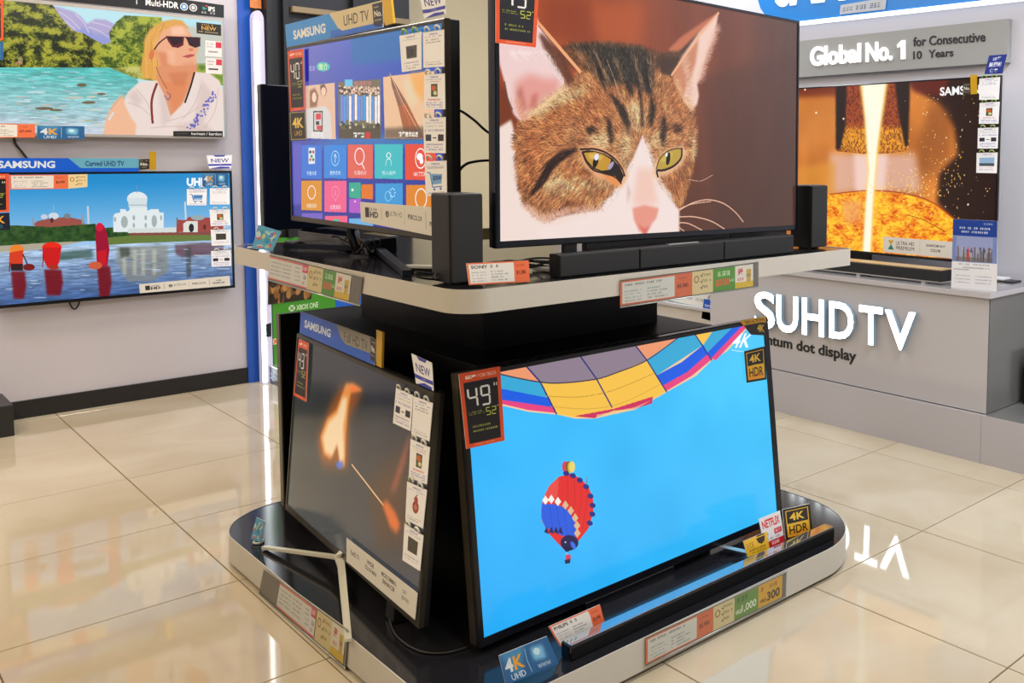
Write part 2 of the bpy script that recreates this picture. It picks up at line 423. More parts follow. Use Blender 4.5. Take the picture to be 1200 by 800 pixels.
# ================================================================ TELEVISIONS
def make_tv(name, label, fr, rect, bez, img, depth=.03, mb_=M_bezb, ms=None, es=1.0, bulge=None, group=None, rough=.16):
    """rect = outer u0,v0,u1,v1; bez = left,right,top,bottom"""
    u0, v0, u1, v1 = rect; l, r, t, b = bez; ms = ms or M_black
    e = empty(name, label, 'television', fr.M, group)
    a0, c0, a1, c1 = u0+l, v0+b, u1-r, v1-t
    mb = MB(); y = 0.
    O = [(u0, v0), (u1, v0), (u1, v1), (u0, v1)]; I = [(a0, c0), (a1, c0), (a1, c1), (a0, c1)]; B = .0025
    Oi = [(u0+B, v0+B), (u1-B, v0+B), (u1-B, v1-B), (u0+B, v1-B)]
    vs = [(x, B, z) for x, z in O]+[(x, 0, z) for x, z in Oi]+[(x, 0, z) for x, z in I]+[(x, .003, z) for x, z in I]+[(x, .016, z) for x, z in O]
    fs = []
    for i in range(4):
        j = (i+1) % 4
        fs += [(i, j, 4+j, 4+i), (4+i, 4+j, 8+j, 8+i), (8+i, 8+j, 12+j, 12+i), (16+i, 16+j, j, i)]
    mb.add(vs, fs, mb_); mb.build('bezel', e)
    mb = MB(); mb.add([(a0, .003, c0), (a1, .003, c0), (a1, .003, c1), (a0, .003, c1)], [(0, 1, 2, 3)], screen_mat(name+' picture', img.a, es, rough), uvs={0: UVQ}); mb.build('screen', e)
    mb = MB(); mb.box(u0+.001, .016, v0+.001, u1-.001, depth, v1-.001, ms, .002)
    w, h = u1-u0, v1-v0; k = bulge or (.12, .08, .12, .55)
    mb.box(u0+w*k[0], depth-.002, v0+h*k[1], u1-w*k[2], depth+.028, v0+h*k[3], ms, .008)
    mb.build('back_cover', e)
    return e, (a0, c0, a1, c1)

# ---- cat picture on the upper front television
F_cat = Frame((1.159, 1.767, 1.050), .017, .015, -.014)
cr = (0, 0, 1.10, .635); cb = (.011, .009, .008, .016)
I = face_img(F_cat, cr[0]+cb[0], cr[1]+cb[3], cr[2]-cb[1], cr[3]-cb[2], 1100, 620)
h, w = I.h, I.w; X = np.linspace(0, 1, w)[None, :, None]; Y = np.linspace(0, 1, h)[:, None, None]
bgc = np.array([146, 62, 32.])*(1-X)**.8*np.clip(.4+Y, 0, 1.05)+np.array([74, 48, 40.])*(X**.7)
bgc = bgc*(.9+.25*fbm(h, w, 400, 90, 3)[..., None]); I.a = blur(bgc, 9)
I.soft([(690, 0), (760, 0), (750, 60), (700, 55)], (186, 88, 46), .8, 22)
I.soft([(640, 0), (690, 0), (700, 58), (640, 40)], (140, 58, 30), .6, 14)
I.soft([(820, 90), (935, 60), (935, 275), (840, 275)], (78, 50, 42), .5, 18)
I.soft([(586, 100), (604, 112), (604, 148), (586, 152)], (118, 52, 26), .95, 5)
chest = [(584, 150), (600, 140), (607, 165), (612, 225), (628, 246), (650, 255), (705, 243), (730, 214), (742, 186), (754, 158), (762, 180), (772, 212), (786, 228), (797, 246), (797, 274), (700, 281), (584, 288)]
I.soft(chest, (240, 219, 210), 1, 3)
I.soft([(640, 262), (700, 255), (735, 262), (740, 280), (650, 284)], (240, 206, 192), .6, 16)
earL = [(584, 40), (631, 20), (633, 30), (650, 52), (660, 74), (664, 104), (648, 116), (630, 134), (614, 146), (603, 134), (597, 118), (592, 96), (586, 74)]
I.soft(earL, (238, 206, 203), 1, 2)
I.soft([(604, 96), (622, 86), (640, 92), (658, 92), (655, 108), (632, 118), (618, 138), (606, 132)], (224, 140, 128), .75, 10)
I.soft([(606, 108), (612, 100), (618, 126), (612, 134)], (176, 92, 82), .6, 5); I.soft([(624, 112), (632, 108), (628, 130), (620, 136)], (190, 88, 80), .6, 5)
I.line([(592, 96), (595, 114), (601, 128)], 5, (90, 60, 50), .7)
head = [(610, 144), (616, 140), (630, 131), (646, 116), (664, 103), (676, 90), (682, 84), (672, 72), (657, 62), (668, 55), (684, 52), (716, 52), (752, 56), (766, 62), (778, 68), (786, 76), (792, 92), (804, 112), (813, 128), (816, 148), (815, 168), (813, 192), (808, 216), (801, 238), (794, 240), (784, 228), (772, 212), (764, 182), (756, 160), (752, 160), (742, 187), (729, 214), (704, 243), (682, 243), (664, 247), (647, 256), (630, 250), (615, 236), (609, 214), (606, 186), (604, 160)]
I.soft(head, (186, 122, 80), 1, 2)
for (a, b_, c_, d_) in ((640, 160, 24, 30), (625, 190, 16, 36), (680, 205, 22, 14), (655, 130, 30, 16), (700, 130, 22, 22), (795, 110, 10, 24), (790, 215, 14, 12)):
    I.ell(a, b_, c_, d_, (178, 102, 60), .55, 0, 14)
for (a, b_, c_, d_) in ((705, 165, 14, 10), (745, 140, 12, 18), (690, 215, 30, 8), (770, 165, 10, 10), (735, 175, 8, 20), (660, 215, 22, 10), (812, 170, 4, 16)):
    I.ell(a, b_, c_, d_, (240, 188, 142), .75, 0, 10)
I.soft([(634, 128), (662, 110), (690, 104), (684, 114), (650, 128), (632, 142)], (245, 200, 150), .8, 6)
I.soft([(660, 58), (672, 53), (700, 52), (752, 56), (764, 66), (768, 92), (764, 116), (758, 112), (750, 104), (738, 104), (728, 100), (718, 104), (708, 100), (700, 80), (688, 66)], (44, 42, 38), .96, 6)
I.soft([(652, 64), (666, 56), (690, 66), (698, 86), (684, 82), (668, 78)], (92, 58, 38), .8, 6)
I.soft([(762, 62), (790, 66), (796, 84), (778, 86), (766, 82)], (62, 46, 38), .85, 6)
DK = (34, 28, 26)
def taper(pts, wd, col=DK, a=.92, r=3):
    P = np.array(pts, float); d = np.gradient(P, axis=0); n = np.stack([-d[:, 1], d[:, 0]], 1)/np.hypot(*d.T)[:, None]
    k = np.sin(np.linspace(.25, np.pi-.2, len(P)))[:, None]*wd/2
    I.soft(np.concatenate([P+n*k, (P-n*k)[::-1]]), col, a, r)
taper([(718, 112), (726, 124), (732, 134), (737, 146), (739, 157)], 9); taper([(715, 138), (717, 150), (719, 162), (720, 172)], 7)
taper([(764, 116), (765, 128), (763, 142), (762, 152)], 8); taper([(777, 138), (778, 150), (776, 162), (776, 172)], 7)
taper([(758, 78), (760, 94), (761, 112)], 8); taper([(700, 74), (706, 90), (712, 108)], 8); taper([(745, 84), (750, 104), (753, 128)], 6)
taper([(733, 96), (740, 108), (744, 118)], 6); taper([(752, 120), (753, 138), (752, 154)], 4); taper([(688, 70), (694, 80), (702, 92)], 6)
I.ell(696, 153, 6, 5, DK, .9, 0, 3); I.ell(793, 152, 5, 6, (60, 36, 28), .85, 0, 3); I.ell(700, 140, 3, 4, (90, 50, 36), .7, 0, 3)
taper([(680, 174), (668, 178), (656, 184), (646, 194), (639, 208), (631, 218), (623, 229)], 11, (38, 22, 20), .96, 2)
taper([(638, 250), (650, 250), (660, 243), (668, 234), (680, 237), (694, 244)], 6, (116, 62, 36), .8, 3)
for (a, b_) in ((668, 206), (678, 214), (688, 222), (698, 212), (684, 200), (706, 222), (672, 224)): I.ell(a, b_, 6, 3.5, (158, 90, 50), .7, .5, 3)
mk = I.mask(I.m(head)); fm_ = np.zeros((h, w), bool); fm_[mk[0]] = mk[1]
ys, xs = np.nonzero(fm_); pick = rng.integers(0, len(xs), 46000); sx = xs[pick].astype(float); sy = ys[pick].astype(float)
cc = I.m([(748, 176)])[0]; ang = np.arctan2(sy-cc[1], sx-cc[0])+rng.normal(0, .28, len(sx))
ang = np.where(sy < cc[1]-10, ang*.5+(-1.9)*.5, ang)
fac = rng.choice([.36, .60, .9, 1.2, 1.5], len(sx), p=[.2, .2, .2, .22, .18])*(.62+.76*fbm(h, w, 22, 16, 2)[ys[pick], xs[pick]])
base = I.a[ys[pick], xs[pick]]; lum = base.mean(1); fac = np.where(lum < 70, np.where(rng.random(len(sx)) < .06, 3.0, np.clip(fac, .5, 1.15)), fac)
I.strokes(sx, sy, ang, rng.uniform(8, 17, len(sx)), np.clip(base*fac[:, None]*np.array([1.04, 1, .95]), 0, 255), 2, 9)
for p0, p1, n_ in (((697, 62), (716, 100), 60), ((744, 66), (754, 104), 60), ((676, 62), (700, 90), 60), ((762, 70), (764, 104), 40), ((722, 70), (732, 96), 30)):
    t_ = rng.random(n_)[:, None]; st = I.m(np.array([p0])+(np.array([p1])-np.array([p0]))*t_+rng.normal(0, 1.6, (n_, 2)))
    I.strokes(st[:, 0], st[:, 1], np.arctan2(1.0, -.35)+rng.normal(0, .2, n_), rng.uniform(10, 22, n_), np.tile(np.array([[196, 146, 104.]]), (n_, 1))*rng.uniform(.7, 1.15, (n_, 1)), 2, 9)
def fringe(line, n_, col, ang, sp, ln=(10, 22)):
    L_ = np.array(line, float); k_ = rng.integers(0, len(L_)-1, n_); t_ = rng.random(n_)[:, None]; st = I.m(L_[k_]*(1-t_)+L_[k_+1]*t_+rng.normal(0, 1.6, (n_, 2)))
    I.strokes(st[:, 0], st[:, 1], ang+rng.normal(0, sp, n_), rng.uniform(*ln, n_), np.tile(np.array([col], float), (n_, 1))*rng.uniform(.8, 1.12, (n_, 1)), 2, 9)
# ear edges over the fur
taper([(634, 40), (648, 60), (660, 80), (672, 96)], 16, (96, 50, 34), .9, 4)
I.curve([(631, 26), (645, 42), (662, 62), (681, 84)], 9, (240, 168, 118)); I.curve([(632, 30), (646, 48), (660, 66)], 3, (120, 62, 40), .6)
I.soft([(784, 58), (798, 44), (818, 30), (843, 14), (828, 38), (808, 58), (796, 66)], (196, 112, 80), 1, 3)
I.soft([(772, 64), (797, 60), (824, 34), (806, 62), (790, 90), (776, 86)], (70, 48, 38), .95, 3); fringe([(770, 62), (786, 62), (798, 60)], 90, (110, 74, 52), -.9, .4)
earR = [(843, 15), (838, 44), (831, 60), (826, 76), (822, 92), (818, 98), (820, 112), (818, 122), (812, 130), (803, 120), (793, 100), (790, 88), (800, 66), (820, 38)]
I.soft(earR, (240, 204, 188), 1, 3)
I.soft([(788, 86), (803, 66), (820, 44), (816, 74), (808, 98), (800, 116)], (196, 122, 86), .85, 5); fringe([(800, 70), (806, 96), (806, 118)], 260, (232, 186, 160), .4, .3, (14, 34)); fringe([(792, 92), (800, 112), (812, 128)], 200, (226, 170, 120), -.6, .5)
I.line([(788, 88), (803, 66), (822, 40), (843, 15)], 6, (240, 178, 138))
e0 = I.m(earR); n_ = 900; t_ = rng.random(n_); p0 = I.m([(841, 30)])[0]; p1 = I.m([(819, 96)])[0]; st = p0+(p1-p0)*t_[:, None]+rng.normal(0, 6, (n_, 2))
I.strokes(st[:, 0], st[:, 1], rng.normal(.25, .3, n_), rng.uniform(10, 20, n_), np.tile(np.array([[225, 176, 156.]]), (n_, 1)), 1, 8)
fringe([(612, 140), (630, 130), (646, 116), (666, 102)], 420, (246, 206, 158), .7, .5); fringe([(606, 120), (612, 138), (618, 140)], 120, (226, 160, 130), 1.2, .4)
fringe([(596, 60), (640, 60), (655, 90)], 260, (250, 226, 222), -.5, .3, (14, 34)); fringe([(640, 50), (656, 74), (668, 96)], 300, (110, 62, 42), -1.0, .4)
# muzzle, eyes, nose
I.soft([(753, 162), (761, 184), (770, 212), (784, 228), (796, 248), (796, 272), (702, 279), (640, 284), (628, 268), (660, 262), (706, 246), (730, 216), (742, 190)], (241, 222, 216), .95, 5)
fringe([(742, 190), (730, 216), (706, 246)], 420, (244, 224, 214), 3.9, .35); fringe([(754, 160), (762, 184), (772, 212), (786, 230)], 320, (246, 226, 216), -.6, .35); fringe([(706, 246), (664, 250), (640, 260), (618, 244)], 520, (232, 184, 160), 2.2, .5)
I.soft([(748, 196), (765, 198), (772, 240), (742, 242)], (238, 190, 172), .75, 10)
I.soft([(742, 244), (756, 240), (773, 244), (770, 256), (761, 266), (757, 275), (750, 271), (744, 258)], (229, 146, 128), .95, 3)
I.soft([(748, 262), (757, 276), (765, 262), (757, 268)], (214, 96, 84), .8, 3)
I.soft([(736, 212), (740, 226), (736, 240)], (190, 150, 140), .5, 4)
eyeL = [(683, 177), (690, 176), (699, 177), (709, 180), (719, 186), (727, 195), (732, 206), (729, 214), (722, 206), (707, 202), (696, 198), (688, 190)]
I.soft([(679, 172), (700, 170), (722, 182), (738, 205), (730, 220), (700, 208), (684, 194)], (236, 172, 124), .85, 4)
I.soft([(706, 204), (722, 206), (729, 216), (722, 218)], (232, 140, 72), .9, 3)
I.poly(eyeL, (30, 20, 18)); I.poly([(685, 179), (698, 178), (708, 181), (717, 187), (714, 199), (706, 200), (696, 196), (689, 188)], (196, 146, 46))
I.soft([(690, 180), (700, 180), (708, 184), (704, 188), (692, 186)], (226, 186, 96), .8, 3)
I.ell(699, 189, 3.0, 8, (16, 12, 10), 1, .25); I.ell(700, 184, 2.6, 4, (228, 232, 250), 1, .2); I.ell(717, 194, 2.2, 5.5, (178, 170, 210), .9, .5)
I.curve([(681, 175), (690, 174.5), (700, 175), (711, 179), (722, 187), (730, 198), (733, 206)], 5, (46, 26, 20))
I.curve([(683, 178), (688, 190), (696, 199), (708, 203), (721, 207), (729, 215)], 4, (50, 28, 20))
I.soft([(764, 204), (770, 188), (780, 176), (800, 170), (806, 178), (800, 194), (784, 204), (770, 210)], (240, 192, 150), .8, 4)
I.poly([(770, 198), (774, 186), (783, 178), (794, 174), (800, 175), (799, 184), (792, 193), (781, 198)], (188, 156, 62))
I.soft([(774, 190), (782, 181), (790, 178), (786, 188)], (214, 190, 96), .8, 3)
I.ell(784, 186, 2.4, 7.5, (20, 18, 14), 1, .15); I.ell(782, 181, 1.3, 2.6, (240, 240, 240))
I.curve([(770, 198), (774, 186), (783, 177.5), (793, 174), (800, 174)], 3, (60, 36, 26)); I.curve([(800, 174), (799, 185), (791, 194), (780, 199), (771, 200), (772, 207)], 6, (34, 22, 20))
for q, wd in (([(796, 247), (812, 238), (830, 234), (848, 238), (862, 248), (872, 260)], 3.2), ([(796, 245), (812, 239), (834, 236)], 2.6), ([(796, 254), (814, 254), (834, 259), (851, 269)], 3.2), ([(796, 261), (808, 262), (826, 271)], 3), ([(796, 266), (803, 271)], 2.6), ([(808, 210), (822, 212), (836, 205)], 1.6), ([(730, 120), (722, 96), (712, 70)], 1.2)):
    I.curve(q, wd, (238, 190, 164), .9)
tv_cat, _ = make_tv('television', 'large television showing a tabby cat face on the upper shelf', F_cat, cr, cb, I, .03, mat('blue black bezel', (18, 24, 34), .16, .3, .6), M_black, 1.0, rough=.07)
mb = MB(); mb.box(.27, .012, -.066, 1.06, .03, .004, M_black, .002); mb.build('stand_panel', tv_cat)
for u in (.22, .82):
    mb = MB(); mb.box(u-.035, .008, -.072+u*.014, u+.035, .12, -.064+u*.014, M_silver, .002); mb.box(u-.02, .01, -.066+u*.014, u+.02, .022, .03, M_black, .002); mb.build('foot', tv_cat)

# ---- balloon television, lower front
F_bal = Frame((1.149, 1.817, .134), .008, .11, .002)
br = (-.0125, -.021, 1.105, .620); bb = (.0125, .025, .013, .021)
I = face_img(F_bal, 0, 0, 1.08, .607, 1080, 607)
h, w = I.h, I.w; Y = np.linspace(0, 1, h)[:, None, None]; X = np.linspace(0, 1, w)[None, :, None]
I.a = np.array([40, 174, 250.])*(1-X*.55)*(1)+np.array([74, 206, 255.])*(X*.55)+np.array([14, 12, 2])*Y+(fbm(h, w, 160, 160, 2)[..., None]-.5)*14
OR, CY_, BL, PK, YE, GP, SEAM = (236, 152, 110), (52, 168, 214), (18, 92, 226), (232, 66, 128), (246, 194, 74), (142, 126, 142), (36, 42, 120)
bot = [(545, 470), (588, 475), (620, 482.5), (655, 486), (675, 490.5), (697, 490.5), (720, 485), (745, 480), (781, 460), (817, 440), (834, 423), (852, 412), (867, 397), (880, 380)]
I.poly([(545, 466)]+bot[1:]+[(880, 360), (545, 420)], (240, 204, 160))
I.poly([(545, 420), (617.5, 429), (633, 447.5), (586, 438), (545, 425)], OR); I.poly([(545, 424), (586, 438), (633, 447.5), (642.5, 466), (586, 455), (545, 445)], CY_)
I.poly([(545, 444), (586, 455), (642.5, 466), (648, 477), (587, 468), (545, 457)], BL); I.poly([(545, 456), (587, 468), (648, 477), (653, 484), (620, 480.5), (588, 473), (545, 464)], PK)
I.poly([(617.5, 429), (617, 400), (745, 380), (745, 404), (759, 422), (725, 436), (700, 444), (662, 448.5), (634, 447.5)], GP)
I.poly([(634, 447.5), (662, 448.5), (700, 444), (725, 436), (759, 422), (781, 459), (745, 479), (720, 484), (697, 489.5), (675, 489), (653, 485)], YE)
I.poly([(674, 487.5), (720, 479), (766, 464.5), (765, 472.5), (745, 479), (720, 481), (697, 490)], (206, 44, 92)); I.poly([(700, 486), (745, 477), (775, 464), (779, 460), (745, 480), (700, 490)], (240, 204, 160), .7)
I.poly([(745, 405), (745, 380), (795, 380), (795, 396), (759, 422)], OR); I.poly([(759, 421), (795, 396.5), (795, 380), (815, 380), (815, 392), (825, 404), (770, 440)], CY_)
I.poly([(770, 440), (800, 424), (825, 404), (831, 414), (806, 436), (777, 452)], BL); I.poly([(777, 452), (806, 436), (831, 414), (835, 421), (812, 440), (782, 458)], PK)
I.poly([(815, 392), (815, 380), (840, 376), (836, 388), (825, 404)], YE); I.poly([(836, 388), (840, 370), (862, 370), (860, 383), (830, 413), (825, 404)], CY_)
I.poly([(860, 383), (862, 365), (873, 365), (872, 380), (834, 420), (830, 413)], BL); I.poly([(872, 380), (873, 365), (880, 368), (878, 381), (840, 422), (834, 420)], PK)
for q in ([(617.5, 429), (634, 447.5), (653, 485)], [(680, 416), (700, 444), (718, 477)], [(745, 404), (759, 422), (782, 459)], [(815, 391), (835, 422)]): I.line(q, 4, SEAM)
I.curve([(545, 425), (586, 438), (633, 447.5), (662, 448.5), (700, 444), (725, 436), (759, 422), (795, 396)], 3, (60, 50, 70)); I.curve([(640, 464), (680, 465), (720, 457), (768, 437)], 1.6, (180, 140, 50)); I.curve([(646, 476), (690, 479), (730, 472), (775, 450)], 1.2, (190, 150, 60))
I.text('4K', [(863, 391), (886, 389), (878, 407), (857, 408)], (244, 250, 255), .02); I.line([(858, 410), (872, 412)], 3, (230, 245, 255), .7)
b_ = lambda x, y: (630+x/6.16, 535+y/6.16)
body = [b_(*p) for p in ((45, 300), (90, 210), (160, 145), (240, 122), (310, 155), (370, 215), (405, 300), (408, 400), (372, 520), (300, 610), (215, 690), (165, 640), (90, 560), (40, 470), (30, 390))]
for q in range(5): I.ell(663+q*2.1, 547+(q % 2)*.6, 3.4, 6.6, [(206, 60, 120), (220, 70, 60), (120, 90, 40), (214, 180, 60), (232, 214, 110)][q])
I.poly(body, (226, 44, 46))
for x in (150, 222, 272, 320, 360): I.line([b_(x, 150), b_(x+2, 330), b_(x-30, 520)], 1.6, (176, 26, 32), .7)
I.poly([b_(*p) for p in ((45, 300), (90, 210), (160, 145), (150, 300))], (236, 96, 88), .6)
I.poly([b_(*p) for p in ((36, 340), (130, 345), (200, 370), (240, 410), (272, 470), (288, 520), (282, 575), (180, 572), (120, 540), (62, 512), (32, 440))], (38, 92, 222))
for x in (90, 140, 190, 235): I.line([b_(x, 350), b_(x+30, 560)], 1.4, (24, 62, 170), .7)
for k, (x, y) in enumerate(((62, 312), (104, 306), (152, 322), (206, 348), (245, 388), (276, 440), (290, 495), (292, 550))):
    c = (246, 240, 232) if k < 3 else (222, 182, 140); I.poly([b_(x-24, y+4), b_(x, y-32), b_(x+24, y+4), b_(x, y+36)], c)
for (x, y) in ((212, 122), (260, 138), (310, 170), (355, 217), (387, 285), (402, 352), (400, 415), (382, 480)): I.ell(*b_(x, y), 3.6, 2.9, (40, 44, 130), 1, .4)
for x in (70, 105, 140, 172): I.poly([b_(x-18, 545), b_(x, 505), b_(x+18, 560)], (30, 30, 90))
I.ell(*b_(235, 622), 10.5, 9, (26, 28, 84)); I.poly([b_(180, 650), b_(285, 660), b_(212, 690)], (20, 22, 70)); I.ell(*b_(262, 640), 2.4, 5, (60, 110, 230), 1, -.5); I.ell(*b_(206, 618), .9, .9, (255, 255, 255))
I.line([b_(212, 688), b_(218, 715)], 1.5, (200, 210, 230)); I.poly([b_(205, 712), b_(242, 706), b_(244, 740), b_(208, 748)], (214, 60, 90)); I.poly([b_(200, 748), b_(242, 738), b_(240, 768), b_(206, 776)], (36, 34, 70))
tv_bal, _ = make_tv('television', 'television showing hot-air balloons on a blue sky, leaning on the lower front of the stand', F_bal, br, bb, I, .045, mat('charcoal bezel', (20, 20, 26), .22, .2), M_bez, 1.0, bulge=(.2, .1, .2, .5))
mb = MB(); mb.tube([(.30, .03, -.03), (.24, -.05, -.045), (.2, -.02, -.045)], .008, M_gloss); mb.box(.3, .0, -.046, .62, .05, -.018, M_gloss, .004); mb.build('stand_neck', tv_bal)
q = F_bal.loc([(851, 641), (864, 656)], .02)
mb = MB(); mb.add([(q[0][0]-.008, -.004, q[0][1]), (q[0][0]+.010, -.004, q[0][1]), (q[1][0]+.012, -.085, -.038), (q[1][0]-.012, -.085, -.038), (q[0][0]-.008, .006, q[0][1]), (q[0][0]+.010, .006, q[0][1]), (q[1][0]+.012, -.075, -.045), (q[1][0]-.012, -.075, -.045)],
    [(0, 3, 2, 1), (4, 5, 6, 7), (0, 4, 7, 3), (1, 2, 6, 5), (3, 7, 6, 2), (0, 1, 5, 4)], M_silver); mb.build('foot', tv_bal)

# ---- flame television, lower left side
F_fl = Frame((1.122, 2.921, .139), -1.645, .09, .003)
I = face_img(F_fl, .011, .02, .964, .549, 900, 500, (40, 44, 44))
h, w = I.h, I.w; X = np.linspace(0, 1, w)[None, :, None]; Y = np.linspace(0, 1, h)[:, None, None]
I.a = np.array([78, 80, 74.])*(1-X)+np.array([66, 68, 74.])*X+np.array([-36, -34, -28])*Y+(fbm(h, w, 220, 220, 3)[..., None]-.5)*14
I.soft([(430, 560), (478, 520), (478, 640), (440, 640)], (92, 56, 34), .8, 34)
I.soft([(474, 520), (482, 500), (474, 540), (462, 575), (455, 578)], (168, 84, 58), .85, 9)
I.soft([(388, 470), (400, 450), (426, 455), (408, 490), (407, 548), (376, 545), (370, 515)], (190, 92, 30), .75, 18)
I.soft([(404, 449), (412, 448), (424, 456), (410, 460), (407, 478), (404, 510), (403, 546), (397, 548), (394, 520), (386, 538), (378, 532), (374, 512), (382, 490), (393, 480)], (244, 150, 66), .95, 5)
I.soft([(400, 466), (406, 464), (404, 482), (401, 500), (402, 536), (398, 545), (394, 520), (388, 534), (380, 530), (377, 512), (384, 494), (394, 484)], (255, 218, 168), 1, 6)
I.soft([(408, 450), (424, 457), (410, 459)], (255, 120, 40), .9, 3); I.soft([(392, 542), (400, 540), (401, 548), (394, 549)], (70, 120, 230), .9, 4)
I.line([(411, 544), (428, 566), (448, 592)], 5, (212, 150, 90)); I.line([(411, 544), (428, 566), (448, 592)], 2, (255, 226, 170))
I.soft([(446, 590), (452, 586), (462, 600), (468, 616), (463, 625), (456, 618)], (236, 112, 44), .95, 7)
tv_fl, _ = make_tv('television', 'television showing a burning match, on the left side of the stand platform', F_fl, (0, 0, .975, .56), (.011, .011, .012, .02), I, .03, M_bez, M_black, .85, bulge=(.2, .12, .2, .5), rough=.13)
M_ch = mat('champagne metal', (214, 212, 196), .35, .25)
def bar(mb, pts, w, t, m):
    pts = [Vector(p) for p in pts]; vs = []; k = len(pts)
    for i, p in enumerate(pts):
        d = (pts[min(i+1, k-1)]-pts[max(i-1, 0)]).normalized(); a = d.cross(Vector((0, 0, 1))).normalized(); b = a.cross(d).normalized()
        ww = w[i] if isinstance(w, (list, tuple)) else w
        vs += [p+a*ww/2+b*t/2, p-a*ww/2+b*t/2, p-a*ww/2-b*t/2, p+a*ww/2-b*t/2]
    fs = [(i*4+j, i*4+(j+1) % 4, i*4+4+(j+1) % 4, i*4+4+j) for i in range(k-1) for j in range(4)]+[(3, 2, 1, 0), tuple(4*(k-1)+j for j in range(4))]
    mb.add(vs, fs, m)
def vfoot(parent, fr, ends, apex_px, m, zt, name='stand_leg', r=.0085, off=.0):
    """V-shaped stand: two flat bars from an apex under the set down to the shelf"""
    inv = fr.M.inverted(); ap = fr.loc([apex_px])[0]; A = Vector((ap[0], -.0, ap[1]))
    for e_ in ends:
        P = inv @ Vector(e_); mid = A.lerp(P, .12)+Vector((0, 0, -.002)); mb = MB()
        bar(mb, [A+Vector((0, .004, .012)), A+Vector((0, -.004, -.001)), mid, P], [r*2.6, r*2.8, r*2.2, r*1.9], r*.9, m); mb.build(name, parent)
PT = PZ1+.007
vfoot(tv_fl, F_fl, [axis_pt(2, PT, 309, 641), axis_pt(2, PT, 408, 750)], (399, 652), M_ch, PT)
mb = MB(); mb.box(.78, .006, -.044, .83, .05, .02, M_black, .003); mb.build('stand_leg', tv_fl)

# ---- menu television, upper left side
F_mn = Frame((1.140, 2.863, 1.057), -1.568, 0, -.006)
I = face_img(F_mn, .010, .016, .900, .515, 900, 500)
h, w = I.h, I.w; X = np.linspace(0, 1, w)[None, :, None]; Y = np.linspace(0, 1, h)[:, None, None]
I.a = (np.array([112, 106, 182.])*(1-X)+np.array([30, 88, 184.])*X)*Y+np.array([22, 40, 142.])*(1-Y)
I.soft([(410, 0), (530, 0), (530, 60), (470, 70), (412, 76)], (24, 104, 166), .9, 6); I.soft([(356, 58), (361, 56), (361, 95), (357, 96)], (20, 22, 140), .9, 1)
I.soft([(400, 160), (510, 155), (510, 172), (350, 172)], (44, 150, 200), .6, 10)
I.tx('精選', 372, 74, 11, 8, (240, 250, 210), .02); I.ell(377.5, 78, 8, 5.5, (56, 184, 176)); I.tx('推介', 372, 74, 11, 8, (228, 240, 170), .01); I.tx('首頁', 361, 77, 7, 6, (178, 178, 220))
I.poly([(357, 100.5), (391, 96.7), (392.5, 163), (358, 162)], (226, 184, 154))
I.soft([(362, 106), (368, 103), (372, 112), (370, 125), (362, 126)], (120, 78, 58), .8, 3); I.ell(367, 114, 2.6, 6, (240, 204, 178)); I.soft([(374, 100), (379, 98), (382, 106), (380, 112), (375, 110)], (70, 52, 44), .8, 2); I.ell(378, 107, 2.8, 5, (238, 196, 168))
I.poly([(358, 128), (380, 124), (386, 132), (388, 163), (358, 162)], (214, 208, 204)); I.rect(366, 130, 377, 154, (40, 38, 40)); I.rect(367, 131.5, 376, 152.5, (206, 200, 198)); I.rect(369, 133, 375, 140, (214, 58, 70)); I.rect(369, 142, 373, 146, (40, 38, 44)); I.rect(370, 147, 376, 152, (210, 70, 78)); I.tx('精選影視', 364, 155, 14, 6, (236, 236, 232))
I.poly([(395, 96), (445, 92.5), (445.5, 162.5), (396, 162.5)], (112, 104, 84))
for r in range(7):
    for k in range(17):
        x = 397+k*2.85+random.uniform(-.6, .6); y = 101+r*1.2+random.uniform(0, 2)
        I.ell(x, y, 1.2, 1.5, random.choice([(226, 190, 164), (200, 160, 136), (90, 66, 52), (60, 50, 44), (236, 214, 196)]))
for k in range(14):
    x = 398+k*3.35; c = random.choice([(70, 150, 222), (232, 232, 232), (240, 236, 232), (88, 140, 220), (226, 220, 210)]); I.rect(x, 110+random.uniform(0, 3), x+2.6, 144+random.uniform(-4, 4), c); I.line([(x+2.8, 112), (x+2.8, 142)], 1.5, random.choice([(190, 70, 60), (150, 120, 96)]))
I.rect(396, 146, 445, 162, (70, 64, 50), .85)
for k in range(26): I.ell(398+random.random()*45, 143+random.random()*8, 1.3, 1.7, random.choice([(210, 190, 160), (46, 40, 36), (160, 150, 120), (96, 104, 66)]))
I.tx('NBA', 403, 93.5, 9, 6, (90, 190, 230), .02) if False else I.rect(403, 93, 412, 101, (96, 188, 226)); I.tx('精選籃球', 414, 95, 20, 5, (226, 120, 130)); I.tx('精選籃', 413, 155, 13, 6, (246, 244, 236), .02); I.rect(427, 154.5, 433, 162, (206, 44, 40))
I.poly([(448, 90), (497, 84), (508, 83), (508, 162.5), (450, 162.5)], (230, 186, 146)); I.soft([(478, 84), (500, 84), (500, 120), (484, 110)], (240, 160, 70), .7, 10); I.soft([(470, 95), (480, 90), (490, 120), (480, 125)], (222, 210, 170), .6, 8)
I.poly([(456, 86), (462, 97), (476, 120), (490, 148), (496, 162), (474, 162), (466, 126), (458, 100)], (168, 92, 56)); I.poly([(456, 86), (462, 98), (474, 120), (467, 124), (460, 104)], (110, 92, 84)); I.line([(456, 86), (470, 118), (490, 154)], 3, (234, 170, 120)); I.line([(462, 105), (478, 140), (482, 160)], 3, (210, 110, 60))
I.soft([(450, 150), (508, 148), (508, 163), (450, 163)], (80, 66, 52), .7, 4); I.tx('精選應用商店', 466, 154, 23, 6.5, (244, 240, 228), .02)
